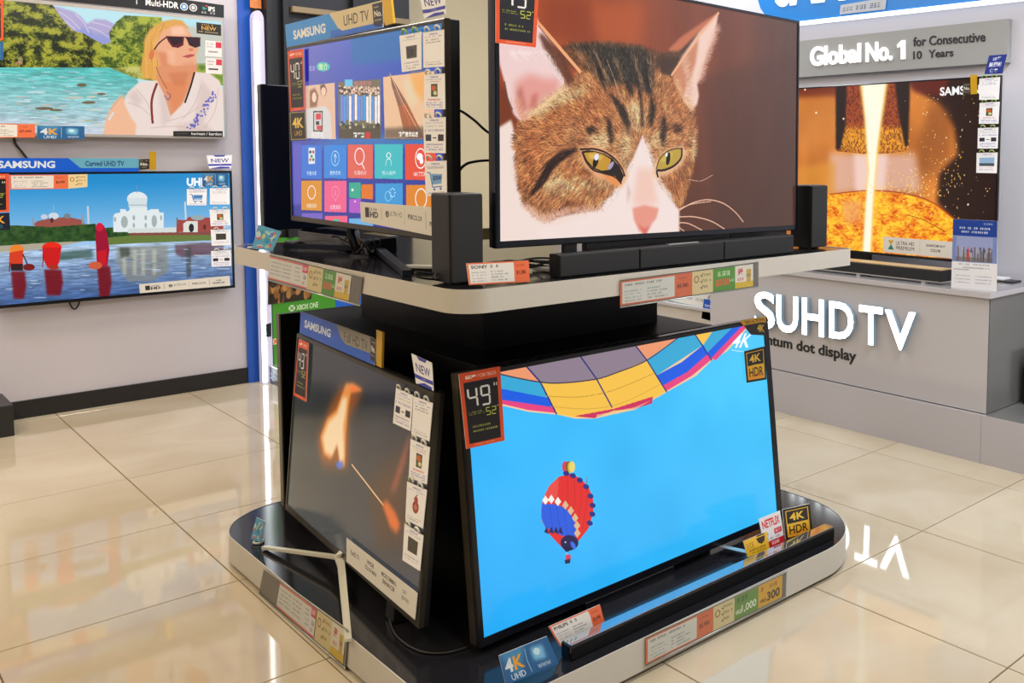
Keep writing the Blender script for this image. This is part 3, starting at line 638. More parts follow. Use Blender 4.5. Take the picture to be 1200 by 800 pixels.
def tile_(x0, y0, x1, y1, c, ic=None, lbl=None):
    I.poly([(x0, y0), (x1, y0-.3), (x1, y1+1), (x0, y1)], c); cx = (x0+x1)/2; cy = y0+(y1-y0)*.40; rr = (x1-x0)*.2; WH = (244, 246, 250)
    if ic == 'o': I.ell(cx, cy, rr, rr*1.7, WH); I.ell(cx, cy, rr*.86, rr*1.5, c)
    if ic == 'q': I.ell(cx-1, cy-2, rr, rr*1.7, WH); I.ell(cx-1, cy-2, rr*.84, rr*1.5, c); I.line([(cx+2, cy+7), (cx+5, cy+13)], 4, WH)
    if ic == 'up': I.ell(cx, cy, rr*.9, rr*1.7, (170, 214, 250)); I.ell(cx, cy, rr*.8, rr*1.5, c); I.line([(cx, cy+5), (cx, cy-5)], 3, WH); I.line([(cx-1.6, cy-1), (cx, cy-5), (cx+1.6, cy-1)], 2, WH)
    if ic == 'p': I.ell(cx, cy-3, rr*.42, 3.5, WH); I.ell(cx, cy-3, rr*.3, 2.7, c); I.curve([(cx-3.4, cy+9), (cx-2, cy+2), (cx+2, cy+2), (cx+3.4, cy+9)], 2, WH)
    if ic == 'card': I.rect(cx-3.6, y0+3, cx+4, y0+22, (216, 226, 232)); [I.ell(cx+dx, y0+dy, 1.4, 1.8, cc_) for dx, dy, cc_ in ((-1.5, 8, (50, 60, 70)), (2, 8, (210, 60, 60)), (0, 13, (50, 150, 90)), (-1.5, 17, (220, 110, 60)), (2, 17, (40, 120, 80)))]
    if ic == 'g': I.ell(cx, cy, rr*.9, rr*1.7, WH); I.ell(cx, cy, rr*.78, rr*1.5, c); I.ell(cx-1, cy-2, rr*.5, rr*.6, WH); I.ell(cx+1, cy+3, rr*.3, rr*.5, WH)
    if ic == 'pin': I.curve([(cx, cy+9), (cx-4, cy), (cx-3, cy-6), (cx, cy-8), (cx+3, cy-6), (cx+4, cy), (cx, cy+9)], 1.2, (250, 190, 210)); I.line([(cx, cy-4), (cx, cy+2)], 1.5, WH)
    if ic == 'sun': I.ell(cx-1, cy, 4, 6, (150, 214, 244)); I.ell(cx-1, cy, 3.4, 5.2, c); [I.ell(cx+4+3*math.cos(a), cy-4+5*math.sin(a), .8, 1, (180, 226, 250)) for a in np.linspace(0, 5.5, 8)]
    if lbl: I.tx(lbl, cx-(x1-x0)*.24, y0+(y1-y0)*.78, (x1-x0)*.48, 5, (236, 238, 242))
I.soft([(342, 168), (352, 168), (352, 240), (342, 240)], (96, 92, 200), .7, 4)
tile_(352, 170, 376, 209, (36, 112, 208), 'card', '手機共享'); tile_(378.5, 170, 405, 208.5, (36, 130, 214), 'up', '更新系統'); tile_(406.5, 169.5, 436, 208.5, (222, 96, 82), 'q', '搜尋影片'); tile_(438, 169, 471, 209, (46, 184, 190), 'p', '個人帳戶'); tile_(474, 169, 510, 210.5, (226, 70, 44), 'g', '瀏覽器')
tile_(352, 211.7, 376, 246, (216, 140, 36), 'o', '遊戲商店'); tile_(379, 212, 405, 248, (236, 92, 138), 'pin', '位置資訊'); tile_(408, 214, 421.7, 231.7, (30, 166, 138), None, None); tile_(422.4, 216, 436, 232.5, (224, 112, 22)); tile_(408, 233, 421.7, 249, (172, 82, 192)); I.ell(412, 222.5, 1.3, 1.6, (255, 255, 235)); I.ell(415, 236, 1, 1.2, (255, 210, 250))
tile_(439, 215, 471, 252, (40, 148, 210), 'sun'); tile_(475, 216.7, 510, 256, (220, 128, 26), 'o'); tile_(352.5, 250, 376.7, 262, (112, 90, 190)); tile_(379.7, 253, 406, 266, (236, 92, 130)); tile_(408, 256, 436, 270, (100, 172, 222)); I.ell(364, 256, 3, 1, (60, 190, 110)); I.ell(393, 258, 3.4, 1.4, (40, 190, 150))
tv_mn, _ = make_tv('television', 'television showing a menu of coloured tiles on the upper left side of the stand', F_mn, (0, 0, .91, .525), (.010, .012, .010, .016), I, .042, M_bez, M_black, 1.0, bulge=(.12, .08, .12, .6))
mb = MB(); mb.tube([(.36, .02, .02), (.36, .03, -.02), (.4, .02, -.066)], [.02, .018, .012], M_gloss); mb.build('stand_neck', tv_mn)
inv = F_mn.M.inverted(); ST = SZ1+.008
pts = [axis_pt(2, ST+.004, x, y) for x, y in ((334, 288), (372, 289), (430, 291), (446, 294), (477, 318))]; pts[-1].z = ST
mb = MB(); bar(mb, [inv @ p for p in pts], [.016, .02, .024, .026, .022], .014, mat('dark pewter', (44, 48, 62), .3, .5)); mb.build('stand_leg', tv_mn)

# ---- steel-pouring television on the right counter
F_st = Frame((3.80, 3.37, .792), -math.pi/2, 0, 0)
I = face_img(F_st, .008, .012, 1.442, .808, 1100, 610)
h, w = I.h, I.w; T_ = fbm(h, w, 300, 120, 3); I.a[:] = (196, 112, 42); I.a += (T_[..., None]-.5)*np.array([90, 70, 40])
I.soft([(930, 90), (985, 92), (985, 114), (930, 116)], (110, 38, 24), .9, 8); I.soft([(930, 116), (985, 112), (980, 160), (940, 180)], (214, 132, 58), .6, 18)
I.soft([(1064, 95), (1180, 80), (1180, 270), (1120, 262), (1098, 238), (1100, 204), (1122, 182), (1118, 150), (1100, 122), (1070, 104)], (34, 16, 14), .97, 10)
I.soft([(1064, 95), (1112, 92), (1106, 116), (1070, 108)], (110, 30, 20), .8, 8); I.soft([(1090, 120), (1112, 130), (1112, 180), (1090, 210), (1072, 200)], (150, 84, 40), .6, 16)
I.soft([(972, 180), (1072, 180), (1080, 226), (1020, 224), (968, 228)], (224, 176, 156), .9, 14); I.soft([(1000, 178), (1040, 178), (1036, 226), (1002, 226)], (246, 214, 206), .8, 10)
I.soft([(934, 196), (978, 190), (978, 230), (934, 236)], (226, 150, 50), .7, 12)
cup = [(980, 96), (1064, 92), (1062, 178), (1040, 180.5), (1012, 181), (981, 178)]
I.poly(cup, (168, 74, 30)); I.soft([(981, 150), (1062, 150), (1062, 179), (1012, 181), (981, 178)], (244, 162, 40), .95, 9)
k = I.mask(I.m(cup)); nz = fbm(h, w, 6, 4, 2); f_ = np.clip((nz-.42)*4, 0, 1)
sub = I.a[k[0]]; sub[k[1]] = sub[k[1]]*(1-.6*f_[k[0]][k[1]][:, None])+np.array([70, 18, 18.])*.6*f_[k[0]][k[1]][:, None]
I.soft([(979, 96), (992, 96), (990, 150), (984, 176), (979, 176)], (26, 14, 18), .97, 4); I.soft([(1048, 94), (1066, 92), (1064, 172), (1060, 172), (1052, 130)], (26, 12, 12), .97, 4)
I.soft([(930, 236), (972, 228), (1021, 223.5), (1064, 228), (1093, 238), (1117, 256), (1122, 300), (930, 310)], (248, 164, 24), 1, 3)
nz = fbm(h, w, 22, 40, 5)*.6+fbm(h, w, 5, 9, 2)*.4; k = I.mask(I.m([(930, 236), (972, 229), (1021, 224.5), (1064, 229), (1093, 239), (1116, 257), (1121, 300), (930, 310)])); v = nz[k[0]][k[1]][:, None]; sub = I.a[k[0]]
q_ = np.clip((v-.36)*3.6, 0, 1); sub[k[1]] = np.array([255, 206, 50.])*q_+np.array([238, 116, 18.])*(1-q_); cr_ = np.clip((.40-v)*8, 0, 1); sub[k[1]] = sub[k[1]]*(1-cr_*.6)+np.array([170, 44, 10.])*cr_*.6
I.soft([(985, 236), (1010, 234), (1008, 262), (990, 262)], (236, 150, 110), .6, 10); I.curve([(972, 228), (1021, 223.5), (1064, 228), (1093, 238), (1117, 256)], 4, (170, 40, 10), .8); I.curve([(1062, 252), (1082, 258), (1108, 272)], 3, (150, 50, 10), .7)
I.soft([(1006, 92), (1041, 92), (1029, 175), (1024, 240), (1021, 300), (1009, 300), (1013, 240), (1016, 200), (1012, 140)], (255, 214, 120), .95, 5)
I.soft([(1009, 92), (1038, 92), (1027, 175), (1022, 240), (1019, 300), (1011, 300), (1014.5, 240), (1018, 200), (1014, 140)], (255, 250, 226), 1, 3)
for _ in range(150):
    x = random.gauss(1095, 22); y = random.gauss(195, 28); s_ = random.uniform(.3, 1.0); I.ell(x, y, s_*.8, s_, random.choice([(255, 220, 120), (255, 180, 60), (255, 240, 200)]), .9)
for _ in range(70): s_ = random.uniform(.3, .8); I.ell(random.uniform(1060, 1166), random.uniform(110, 262), s_, s_*1.2, random.choice([(255, 220, 140), (250, 250, 240), (240, 170, 60)]), .9)
for _ in range(120): x = random.gauss(1060, 26); I.ell(x, 224-random.expovariate(.12)+abs(x-1040)*.12, .6, .8, (255, 210, 110), .9)
for (x, y) in ((943, 106), (950, 101), (956, 133), (988, 140), (1134, 240)): I.ell(x, y, 1, 1.3, (255, 240, 200))
I.text('SAMSUNG', [(1101, 103.5), (1157, 99.5), (1157, 110.5), (1101, 113.5)], (250, 250, 250), .03)
tv_st, _ = make_tv('television', 'television showing pouring molten steel on the grey counter under the consecutive years sign', F_st, (0, 0, 1.45, .82), (.008, .008, .007, .012), I, .03, M_bezb, M_silver, 1.0, group=None)
mb = MB(); mb.box(.45, .01, -.081, 1.0, .10, -.074, M_black, .002); mb.box(.66, .012, -.076, .8, .03, .03, M_black, .003); mb.build('stand', tv_st)

# ---- the two televisions on the left wall
F_lg = Frame((.68, LW-.062, 1.352), 0, 0, 0)
q = F_lg.loc([(262, 22), (260.5, 163), (0, -6)]); LGw = float(q[0][0]); v0 = float(q[1][1]); v1 = float(q[0][1])
lr = (0, v0, LGw, v1); lb_ = (.012, .012, .016, .014)
I = face_img(F_lg, lb_[0], v0+lb_[3], LGw-lb_[1], v1-lb_[2], 900, 500, (186, 228, 236))
h, w = I.h, I.w
I.soft([(56, 6), (72, 9), (88, 14), (96, 20), (102, 28), (112, 22), (124, 23), (134, 28), (140, 60), (80, 60), (60, 30)], (176, 166, 208), 1, 3); I.soft([(84, 40), (100, 30), (112, 40), (134, 40), (134, 60), (90, 56)], (136, 150, 216), .7, 8)
for q_ in ([(70, 14), (82, 22), (94, 34)], [(88, 16), (98, 26), (104, 38)], [(108, 26), (118, 28), (130, 32)], [(104, 32), (116, 36), (128, 44)], [(76, 24), (88, 34)]): I.curve(q_, 5, (214, 202, 222), .6)
g = fbm(h, w, 26, 30, 4); g2 = fbm(h, w, 4, 5, 2)
def leafy(pts, dark, light):
    k = I.mask(I.m(pts)); v = np.clip((g[k[0]][k[1]]*.8+g2[k[0]][k[1]]*.3-.42)*4.2, 0, 1)[:, None]; s_ = I.a[k[0]]; s_[k[1]] = np.array(dark, float)*(1-v)+np.array(light, float)*v
leafy([(-20, -5), (62, 6), (70, 18), (78, 28), (86, 36), (98, 39), (108, 45), (118, 50), (128, 60), (128, 79), (-20, 79)], (28, 38, 12), (170, 168, 52))
leafy([(116, 62), (120, 52), (130, 50), (128, 38), (136, 26), (146, 18), (190, 20), (186, 82), (118, 79)], (62, 84, 22), (176, 182, 62)); leafy([(130, 80), (186, 76), (186, 96), (160, 92), (145, 86)], (120, 130, 50), (200, 196, 110)); leafy([(222, 74), (262, 74), (262, 100), (228, 96)], (90, 130, 40), (150, 170, 60))
I.soft([(215, 30), (262, 34), (262, 76), (228, 76)], (206, 190, 170), .7, 6)
yy = I.m([(0, 79), (0, 160)]); k = I.mask(I.m([(-20, 79), (128, 79), (160, 92), (165, 100), (130, 165), (-20, 165)])); ww = fbm(h, w, 5, 40, 4)
s_ = I.a[k[0]]; gy = (np.arange(h)[k[0][0]]/h/.5)[:, None]*np.ones((1, k[1].shape[1])); t = np.clip(gy[k[1]], 0, 1)[:, None]; v = ww[k[0]][k[1]][:, None]
s_[k[1]] = (np.array([206, 212, 226.])*(1-t)+np.array([92, 196, 190.])*t)*(.72+.5*v)
for _ in range(150): x = random.uniform(-5, 134); y = random.uniform(84, 154); I.ell(x, y, random.uniform(2, 8), random.uniform(.3, .7), random.choice([(226, 236, 244), (206, 222, 232), (150, 206, 206), (196, 196, 220)]), .55)
for _ in range(40): x = random.uniform(-5, 130); y = random.uniform(108, 152); I.ell(x, y, random.uniform(3, 12), random.uniform(.5, 1.3), random.choice([(170, 176, 110), (220, 214, 190), (236, 240, 244), (210, 186, 170), (120, 190, 180)]), .6)
for (x, y, a, b2) in ((96, 99.5, 6, 2), (119, 110, 5, 1.2), (52, 127, 11, 1.8), (66, 129, 8, 1.2), (104, 120, 8, 1.6)): I.ell(x, y, a, b2, (112, 84, 56), .85)
I.ell(22, 74, 5, 2, (170, 120, 80)); I.ell(24, 70, 3, 4, (190, 180, 120), .7)
HA = (226, 164, 76)
I.soft([(168, 92), (165, 78), (168, 62), (169, 46), (176, 34), (190, 25), (204, 22.5), (214, 24), (222, 34), (205, 32), (196, 46), (186, 60), (190, 84), (196, 96), (184, 96), (176, 92)], HA, 1, 3)
for k_ in range(30): x = 170+random.random()*20; I.curve([(x+20*random.random(), 26+random.random()*6), (x, 44+random.random()*14), (x+random.uniform(-2, 6), 92)], 1.5, random.choice([(244, 196, 116), (196, 124, 50), (236, 176, 90)]), .6)
SK = (238, 172, 134)
I.soft([(190, 37), (206, 29), (216, 30), (223, 39), (230, 50), (233, 58), (230, 64), (230.5, 73), (228, 82), (220, 88), (216, 112), (212, 134), (203, 134), (196, 108), (190, 86), (184, 68), (183, 52)], SK, 1, 2)
I.soft([(184, 60), (196, 62), (206, 84), (214, 104), (206, 120), (194, 96)], (214, 122, 78), .6, 6); I.ell(178, 64, 3.2, 6, (222, 120, 84), 1, .2); I.soft([(200, 32), (214, 31), (220, 40), (202, 42)], (252, 206, 176), .7, 5)
I.curve([(181, 58), (187, 50), (196, 43)], 5, (70, 24, 28)); I.poly([(195, 42.5), (216, 43.5), (215, 53), (209, 56), (202, 55), (197, 48)], (96, 22, 36)); I.poly([(197, 43.5), (214, 44), (213, 50), (204, 53)], (44, 20, 30)); I.poly([(217, 43), (235, 44.5), (235, 54), (229, 56), (222, 53), (219, 46)], (52, 22, 34)); I.line([(195, 42.5), (235, 44)], 3, (80, 20, 34))
I.poly([(214, 66), (220, 64), (224, 63.2), (228.5, 63.6), (226, 66.4), (220, 68)], (196, 90, 88)); I.curve([(214, 66.4), (221, 65.6), (228, 64.6)], 1.4, (140, 50, 54)); I.soft([(214, 74), (228, 72), (226, 82), (216, 84)], (222, 150, 112), .6, 5); I.soft([(196, 58), (206, 60), (204, 78), (196, 74)], (246, 188, 154), .7, 5); I.ell(224, 58, 3, 2, (214, 126, 96), .8)
JK = (236, 218, 210); I.soft([(184, 78), (232, 76), (228, 132), (200, 140), (184, 112)], (226, 148, 106), 1, 2)
I.soft([(132, 159), (140, 128), (150, 108), (163, 96), (184, 94), (192, 110), (200, 136), (214, 122), (222, 104), (230, 84), (246, 86), (257, 94), (262, 106), (262, 165), (120, 165)], JK, 1, 2)
I.soft([(190, 96), (198, 110), (204, 130), (214, 118), (220, 96)], (226, 138, 92), .9, 4); I.soft([(197, 86), (222, 84), (216, 100), (204, 100)], (206, 120, 78), .6, 6)
for q_ in ([(186, 100), (196, 120), (200, 140), (190, 150)], [(236, 92), (250, 110), (240, 140), (226, 150)], [(150, 112), (158, 104), (168, 118), (160, 126)], [(206, 146), (236, 140), (256, 158), (210, 160)]): I.soft(q_, (208, 186, 178), .55, 7)
for q_ in ([(150, 120), (166, 126), (176, 136)], [(160, 104), (170, 116), (176, 128)], [(196, 142), (216, 136), (232, 126)], [(236, 100), (228, 122), (214, 140)], [(176, 150), (206, 148), (236, 152)], [(256, 104), (252, 130), (240, 150)]): I.curve(q_, 4, (206, 182, 172), .6)
I.curve([(184, 98), (178, 118), (179, 144)], 9, (134, 50, 46)); I.curve([(228, 85), (224, 100), (217, 120)], 7, (28, 24, 26)); I.curve([(183, 78), (188, 90), (196, 104)], 3, (150, 90, 50))
I.soft([(120, 165), (124, 140), (132, 122), (144, 110), (147, 124), (154, 138), (160, 146), (158, 165)], (242, 186, 150), 1, 3); I.curve([(128, 140), (133, 132)], 7, (220, 224, 226)); I.curve([(130, 128), (138, 118), (145, 111)], 2, (206, 130, 104), .8)
for k_ in range(60): t = random.random(); I.ell(253-30*t+random.uniform(-4, 4), 108+44*t+random.uniform(-3, 3), 1, 1.3, (96, 92, 190), .85)
I.curve([(196, 108), (200, 112), (197, 117), (193, 112)], 3, (70, 80, 140))
make_tv('television', 'wall television showing a woman in sunglasses beside a river, on the upper left wall', F_lg, lr, lb_, I, .03, mat('pale bezel', (176, 172, 168), .3, .3), M_silver, 1.0, bulge=(.3, .3, .3, .7))
F_cv = Frame((.72, LW-.062, .535), 0, 0, 0)
q = F_cv.loc([(272, 200), (275.5, 337)]); CVw = float((q[0][0]+q[1][0])/2); v0 = float(q[1][1]); v1 = float(q[0][1])
I = face_img(F_cv, .012, v0+.016, CVw-.012, v1-.012, 900, 500)
h, w = I.h, I.w; Y = np.linspace(0, 1, h)[:, None, None]; t0 = np.clip((Y-.44)/.5, 0, 1); I.a[:] = np.array([160, 200, 238.])*(1-t0)+np.array([36, 142, 206.])*t0
wt = [(-30, 296), (60, 290), (150, 285), (275, 282), (280, 345), (-30, 372)]
k = I.mask(I.m(wt)); ww = fbm(h, w, 4, 46, 4); s_ = I.a[k[0]]; t = (np.arange(h)[k[0][0]]/h/.42)[:, None]*np.ones((1, k[1].shape[1])); t = np.clip(t[k[1]], 0, 1)[:, None]; v = ww[k[0]][k[1]][:, None]
s_[k[1]] = (np.array([66, 96, 150.])*(1-t)+np.array([176, 200, 226.])*t)*(.62+.72*v)
I.soft([(-30, 285), (60, 280), (110, 280), (60, 291), (-30, 298)], (176, 166, 146), 1, 2); g = fbm(h, w, 14, 16, 4)
I.poly([(40, 262), (44, 259), (58, 256), (80, 254), (98, 258), (100, 266), (42, 267)], (156, 82, 72)); I.ell(63, 253, 6, 4, (206, 216, 226)); I.line([(63, 250), (63, 240)], 1.5, (180, 190, 205)); I.ell(52, 254, 4, 3, (196, 206, 220)); I.ell(79, 253, 4, 3, (120, 130, 140)); I.line([(103, 242), (104, 262)], 7, (198, 208, 220)); I.line([(97, 252), (97, 262)], 6, (150, 150, 160)); I.line([(39, 256), (39, 266)], 6, (150, 150, 160)); I.ell(61, 258, 2, 3, (80, 50, 56))
for pts_ in ([(-30, 266), (20, 264), (60, 266), (112, 262), (116, 282), (60, 284), (-30, 290)], [(108, 270), (122, 267), (138, 266), (150, 268), (154, 276), (150, 280), (108, 280)]):
    kk = I.mask(I.m(pts_)); vv = g[kk[0]][kk[1]][:, None]; s2 = I.a[kk[0]]; s2[kk[1]] = np.array([22, 48, 26.])*(1-vv)+np.array([74, 112, 52.])*vv
I.poly([(152, 272), (247, 268), (262, 268), (262, 276), (152, 277)], (134, 74, 66)); I.poly([(120, 279), (152, 276), (262, 275), (262, 281), (160, 285), (125, 287)], (104, 124, 62))
TJ = (226, 234, 236)
I.poly([(133, 253), (135, 250), (141, 249), (141, 245), (147, 245), (149, 248), (152, 246), (152, 240), (172, 240), (173, 247), (177, 245), (186, 245), (187, 249), (192, 249), (192, 271), (133, 272)], TJ); I.ell(161, 233, 12, 8.5, TJ); I.poly([(150, 232), (173, 232), (172, 243), (151, 243)], (212, 224, 228)); I.line([(160.5, 226), (160.5, 217)], 2, (130, 150, 160)); I.rect(151, 239.5, 172, 241, (180, 196, 200))
for (x, y, a, b2) in ((146, 260, 4, 7), (181, 259, 3.2, 7), (135, 257, 1.4, 3), (157, 255, 1.6, 3), (157, 264, 1.4, 3), (171, 255, 1.6, 3), (171, 264, 1.4, 3), (189, 255, 1.2, 3)): I.ell(x, y, a, b2, (164, 178, 178))
I.poly([(150, 268), (218, 266), (218, 272), (150, 273)], (214, 220, 216)); I.poly([(207, 257), (216, 258), (222, 254), (248, 255), (262, 258), (262, 271), (207, 272)], (160, 70, 64)); I.poly([(215, 262), (219, 259), (232, 259), (232, 272), (215, 272)], (222, 222, 214)); I.ell(224.5, 267, 3, 5, (40, 36, 40)); I.ell(232, 255, 8, 3, (150, 170, 176)); I.line([(217, 237), (218, 257)], 7, (206, 214, 222)); I.line([(207.5, 255), (208, 262)], 5, (120, 110, 110)); I.ell(240, 266, 1.8, 3, (90, 40, 40))
I.soft([(136, 290), (196, 287), (198, 318), (178, 330), (150, 330), (138, 310)], (138, 134, 118), .62, 5)
for x in (146, 158, 168, 181): I.soft([(x-2.5, 292), (x+2.5, 292), (x+2, 322), (x-2, 322)], (206, 204, 182), .55, 4)
I.soft([(140, 290), (152, 290), (152, 300), (142, 302)], (50, 60, 50), .7, 4); I.soft([(205, 287), (247, 284), (262, 286), (262, 296), (215, 302), (206, 298)], (92, 52, 60), .7, 4); I.soft([(218, 290), (224, 290), (224, 324), (219, 326)], (60, 70, 70), .7, 3); I.soft([(60, 296), (108, 292), (110, 302), (60, 306)], (42, 72, 52), .6, 5)
for _ in range(90): I.ell(random.uniform(0, 265), random.uniform(290, 352), random.uniform(2, 9), random.uniform(.3, .8), random.choice([(210, 222, 236), (60, 86, 130), (160, 186, 214)]), .6)
for (x0, x1, y0, y1) in ((13, 31, 318, 350), (52, 74, 316, 346), (114, 131, 312, 350)): I.soft([(x0, y0), (x1-2, y0), (x1, (y0+y1)/2), (x1-3, y1), (x0+3, y1)], (118, 14, 24), .9, 3)
I.ell(20, 293, 8.5, 6.5, (238, 132, 48)); I.poly([(11, 296), (27, 293), (27, 308), (25, 316), (14, 316), (11, 310)], (214, 62, 34)); I.rect(13, 309, 27, 317, (52, 26, 30)); I.line([(27, 298), (32, 309)], 4, (40, 26, 30)); I.ell(34, 313, 7, 4, (118, 30, 28)); I.line([(12, 308), (11, 318)], 3, (60, 26, 26))
I.ell(61, 290, 11.5, 6.5, (236, 44, 26)); I.poly([(50, 290), (72, 290), (70, 306), (66, 315), (56, 314), (50, 302)], (206, 28, 30)); I.line([(51, 300), (50, 313)], 3, (120, 30, 26)); I.ell(63, 313, 6, 3, (170, 48, 30))
I.poly([(112, 276), (113, 268), (117, 262), (122, 264), (126, 275), (128.5, 292), (126, 312), (114, 312), (113, 296)], (158, 20, 52)); I.ell(117, 266, 4.5, 5, (214, 28, 60)); I.poly([(114, 295), (125, 292), (125, 311), (116, 311)], (200, 26, 40)); I.ell(112, 311, 8, 4.5, (206, 92, 60))
I.text('UHD', [(219, 208.5), (244, 208), (244, 218), (219, 218)], (250, 252, 255), .05)
tv_cv, _ = make_tv('television', 'wall television showing a white domed tomb and women wading in a river', F_cv, (0, v0, CVw, v1), (.012, .012, .012, .016), I, .03, mat('black bezel', (22, 24, 30), .25, .2), M_black, 1.0, bulge=(.3, .3, .3, .7))

# ================================================================ LETTERING IN THE ROUND
def text3d(fr, s, quad, depth, m, name, parent, off=.0, bold=0., split=False, mside=None):
    cu = bpy.data.curves.new('t', 'FONT'); cu.body = s; cu.offset = bold; cu.resolution_u = 4; cu.extrude = .5; cu.fill_mode = 'BOTH'
    ob = bpy.data.objects.new('t', cu); COL.objects.link(ob); me = bpy.data.meshes.new_from_object(ob)
    v = np.array([x.co[:] for x in me.vertices]); f = [list(p.vertices) for p in me.polygons]; nz = [p.normal.z for p in me.polygons]
    bpy.data.objects.remove(ob); bpy.data.curves.remove(cu); bpy.data.meshes.remove(me)
    lo = v.min(0); hi = v.max(0); x = (v[:, 0]-lo[0])/(hi[0]-lo[0]); y = 1-(v[:, 1]-lo[1])/(hi[1]-lo[1]); z = v[:, 2]-lo[2]; z = z/max(z.max(), 1e-6)
    Q = fr.loc(quad, off+depth); x_, y_ = x[:, None], y[:, None]
    P = Q[0]*(1-x_)*(1-y_)+Q[1]*x_*(1-y_)+Q[2]*x_*y_+Q[3]*(1-x_)*y_
    V = np.stack([P[:, 0], -(off+depth*z), P[:, 1]], 1)
    groups = [list(range(len(f)))]
    if split:
        par = list(range(len(v)))
        def fd(a):
            while par[a] != a: par[a] = par[par[a]]; a = par[a]
            return a
        for q in f:
            for k in q[1:]: par[fd(k)] = fd(q[0])
        comp = {}
        for i, q in enumerate(f): comp.setdefault(fd(q[0]), []).append(i)
        items = sorted([[min(V[k][0] for i in c for k in f[i]), max(V[k][0] for i in c for k in f[i]), c] for c in comp.values()], key=lambda t: t[0])
        groups = []; cur = None
        for a, b, c in items:
            if cur and a < cur[1]-.001: cur[1] = max(cur[1], b); cur[2] = cur[2]+c
            else: cur = [a, b, list(c)]; groups.append(cur)
        groups = [g_[2] for g_ in groups]
    outs = []
    for gI in groups:
        mb = MB(); used = sorted({k for i in gI for k in f[i]}); ix = {k: n for n, k in enumerate(used)}
        fr_ = [[ix[k] for k in f[i]] for i in gI if nz[i] > .9]; sd = [[ix[k] for k in f[i]] for i in gI if nz[i] <= .9]
        vs = [V[k] for k in used]; mb.add(vs, fr_, m)
        if sd:
            b0 = mb.mat(mside or m)
            for q in sd: mb.f.append(q); mb.mi.append(b0); mb.sm.append(False)
        o = mb.build(name, parent); bm2 = bmesh.new(); bm2.from_mesh(o.data); bmesh.ops.recalc_face_normals(bm2, faces=bm2.faces); bm2.to_mesh(o.data); bm2.free(); outs.append(o)
        if parent is not None: o.matrix_basis = parent.matrix_basis.inverted() @ fr.M
    return outs

# ================================================================ RIGHT COUNTER AND WALL SIGNS
M_ctr = mat('warm grey lacquer', (192, 189, 194), .38, 0, .5, noise=.015, nscale=4)
ctr = empty('display_counter', 'grey lacquered counter with glowing white letters on its front', 'counter', loc=(0, 0, 0))
mb = MB(); mb.box(3.55, 1.817, .208, 3.98, 3.385, .687, M_ctr); mb.build('cabinet_body', ctr)
mb = MB(); mb.box(3.54, .4, 0, 3.99, 1.829, .203, M_ctr); mb.box(3.54, 1.8305, 0, 3.99, 3.385, .203, M_ctr); mb.build('base_plinth', ctr)
mb = MB(); mb.box(3.56, 1.83, .203, 3.97, 3.38, .208, M_black); mb.build('shadow_gap', ctr)
mb = MB(); mb.box(3.536, 1.805, .687, 3.99, 3.385, .710, M_ctr, .001); mb.box(3.5365, 1.8055, .7098, 3.99, 3.385, .711, mat('grey gloss top', (138, 136, 138), .12, 0, .6)); mb.build('counter_top', ctr)
mb = MB(); mb.box(3.556, 1.812, .208, 3.985, 1.817, .687, mat('brushed grey end panel', (122, 122, 120), .22, .25, noise=.05, nscale=5)); mb.build('end_panel', ctr)
mb = MB(); mb.box(3.541, .4, .203, 3.99, 1.811, .2045, mat('brushed grey end panel', (122, 122, 120))); mb.build('ledge_top', ctr)
F_ct = Frame((3.55, 3.385, 0), -math.pi/2)
M_lit = mat('lit white letter face', (255, 255, 255), .4, emit=(244, 252, 255), es=6.5); M_lits = mat('lit letter side', (140, 160, 172), .4, emit=(110, 150, 176), es=.22)
for ch, q in (('S', [(884, 340.5), (908, 343.5), (908, 387), (884, 384)]), ('U', [(910, 345), (935, 348), (935, 391), (910, 388)]), ('H', [(940, 348.5), (965.5, 351.5), (965.5, 395), (940, 391.5)]), ('D', [(972, 352.5), (1000, 356), (1000, 399), (972, 395.5)]), ('T', [(1007, 357), (1034, 360.5), (1034, 406), (1007, 402)]), ('V', [(1037, 362.5), (1073, 366.5), (1073, 412), (1037, 408)])):
    text3d(F_ct, ch, q, .022, M_lit, 'letter', ctr, .006, .018, False, M_lits)
text3d(F_ct, 'Quantum dot display', [(874, 387), (1003, 411), (1003, 428), (874, 402)], .003, mat('black vinyl', (24, 26, 30), .5), 'letter', ctr, .0, .02, True)
mb = MB(); F = F_ct
# consecutive-years sign
sg = empty('wall_sign', 'grey wall sign about ten consecutive years, above the molten steel television', 'sign', loc=(0, 0, 0))
mb = MB(); mb.box(3.965, 1.975, 1.682, 3.999, 3.34, 1.874, mat('grey sign board', (160, 160, 158), .5), .001); mb.build('board', sg)
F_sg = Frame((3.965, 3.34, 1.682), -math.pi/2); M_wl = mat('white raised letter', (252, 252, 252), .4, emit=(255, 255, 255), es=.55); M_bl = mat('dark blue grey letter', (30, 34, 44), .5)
text3d(F_sg, 'Global', [(949, 55), (1008, 50), (1008, 73), (949, 78)], .01, M_wl, 'letter', sg, 0, .03, True); text3d(F_sg, 'No.', [(1014, 50), (1045, 47.5), (1045, 70.5), (1014, 73)], .01, M_wl, 'letter', sg, 0, .03, True)
def one(px):
    q = F_sg.loc(px, .01); n = len(q); mb = MB(); mb.add([(x, -.01, z) for x, z in q]+[(x, 0, z) for x, z in q], [tuple(range(n-1, -1, -1))]+[(i, (i+1) % n, n+(i+1) % n, n+i) for i in range(n)], M_wl); mb.build('letter', sg).matrix_basis = F_sg.M.copy()
one([(1051, 52.5), (1056, 47.5), (1060, 47), (1060, 69), (1055.5, 69.5), (1055.5, 53.5), (1051.5, 56)])
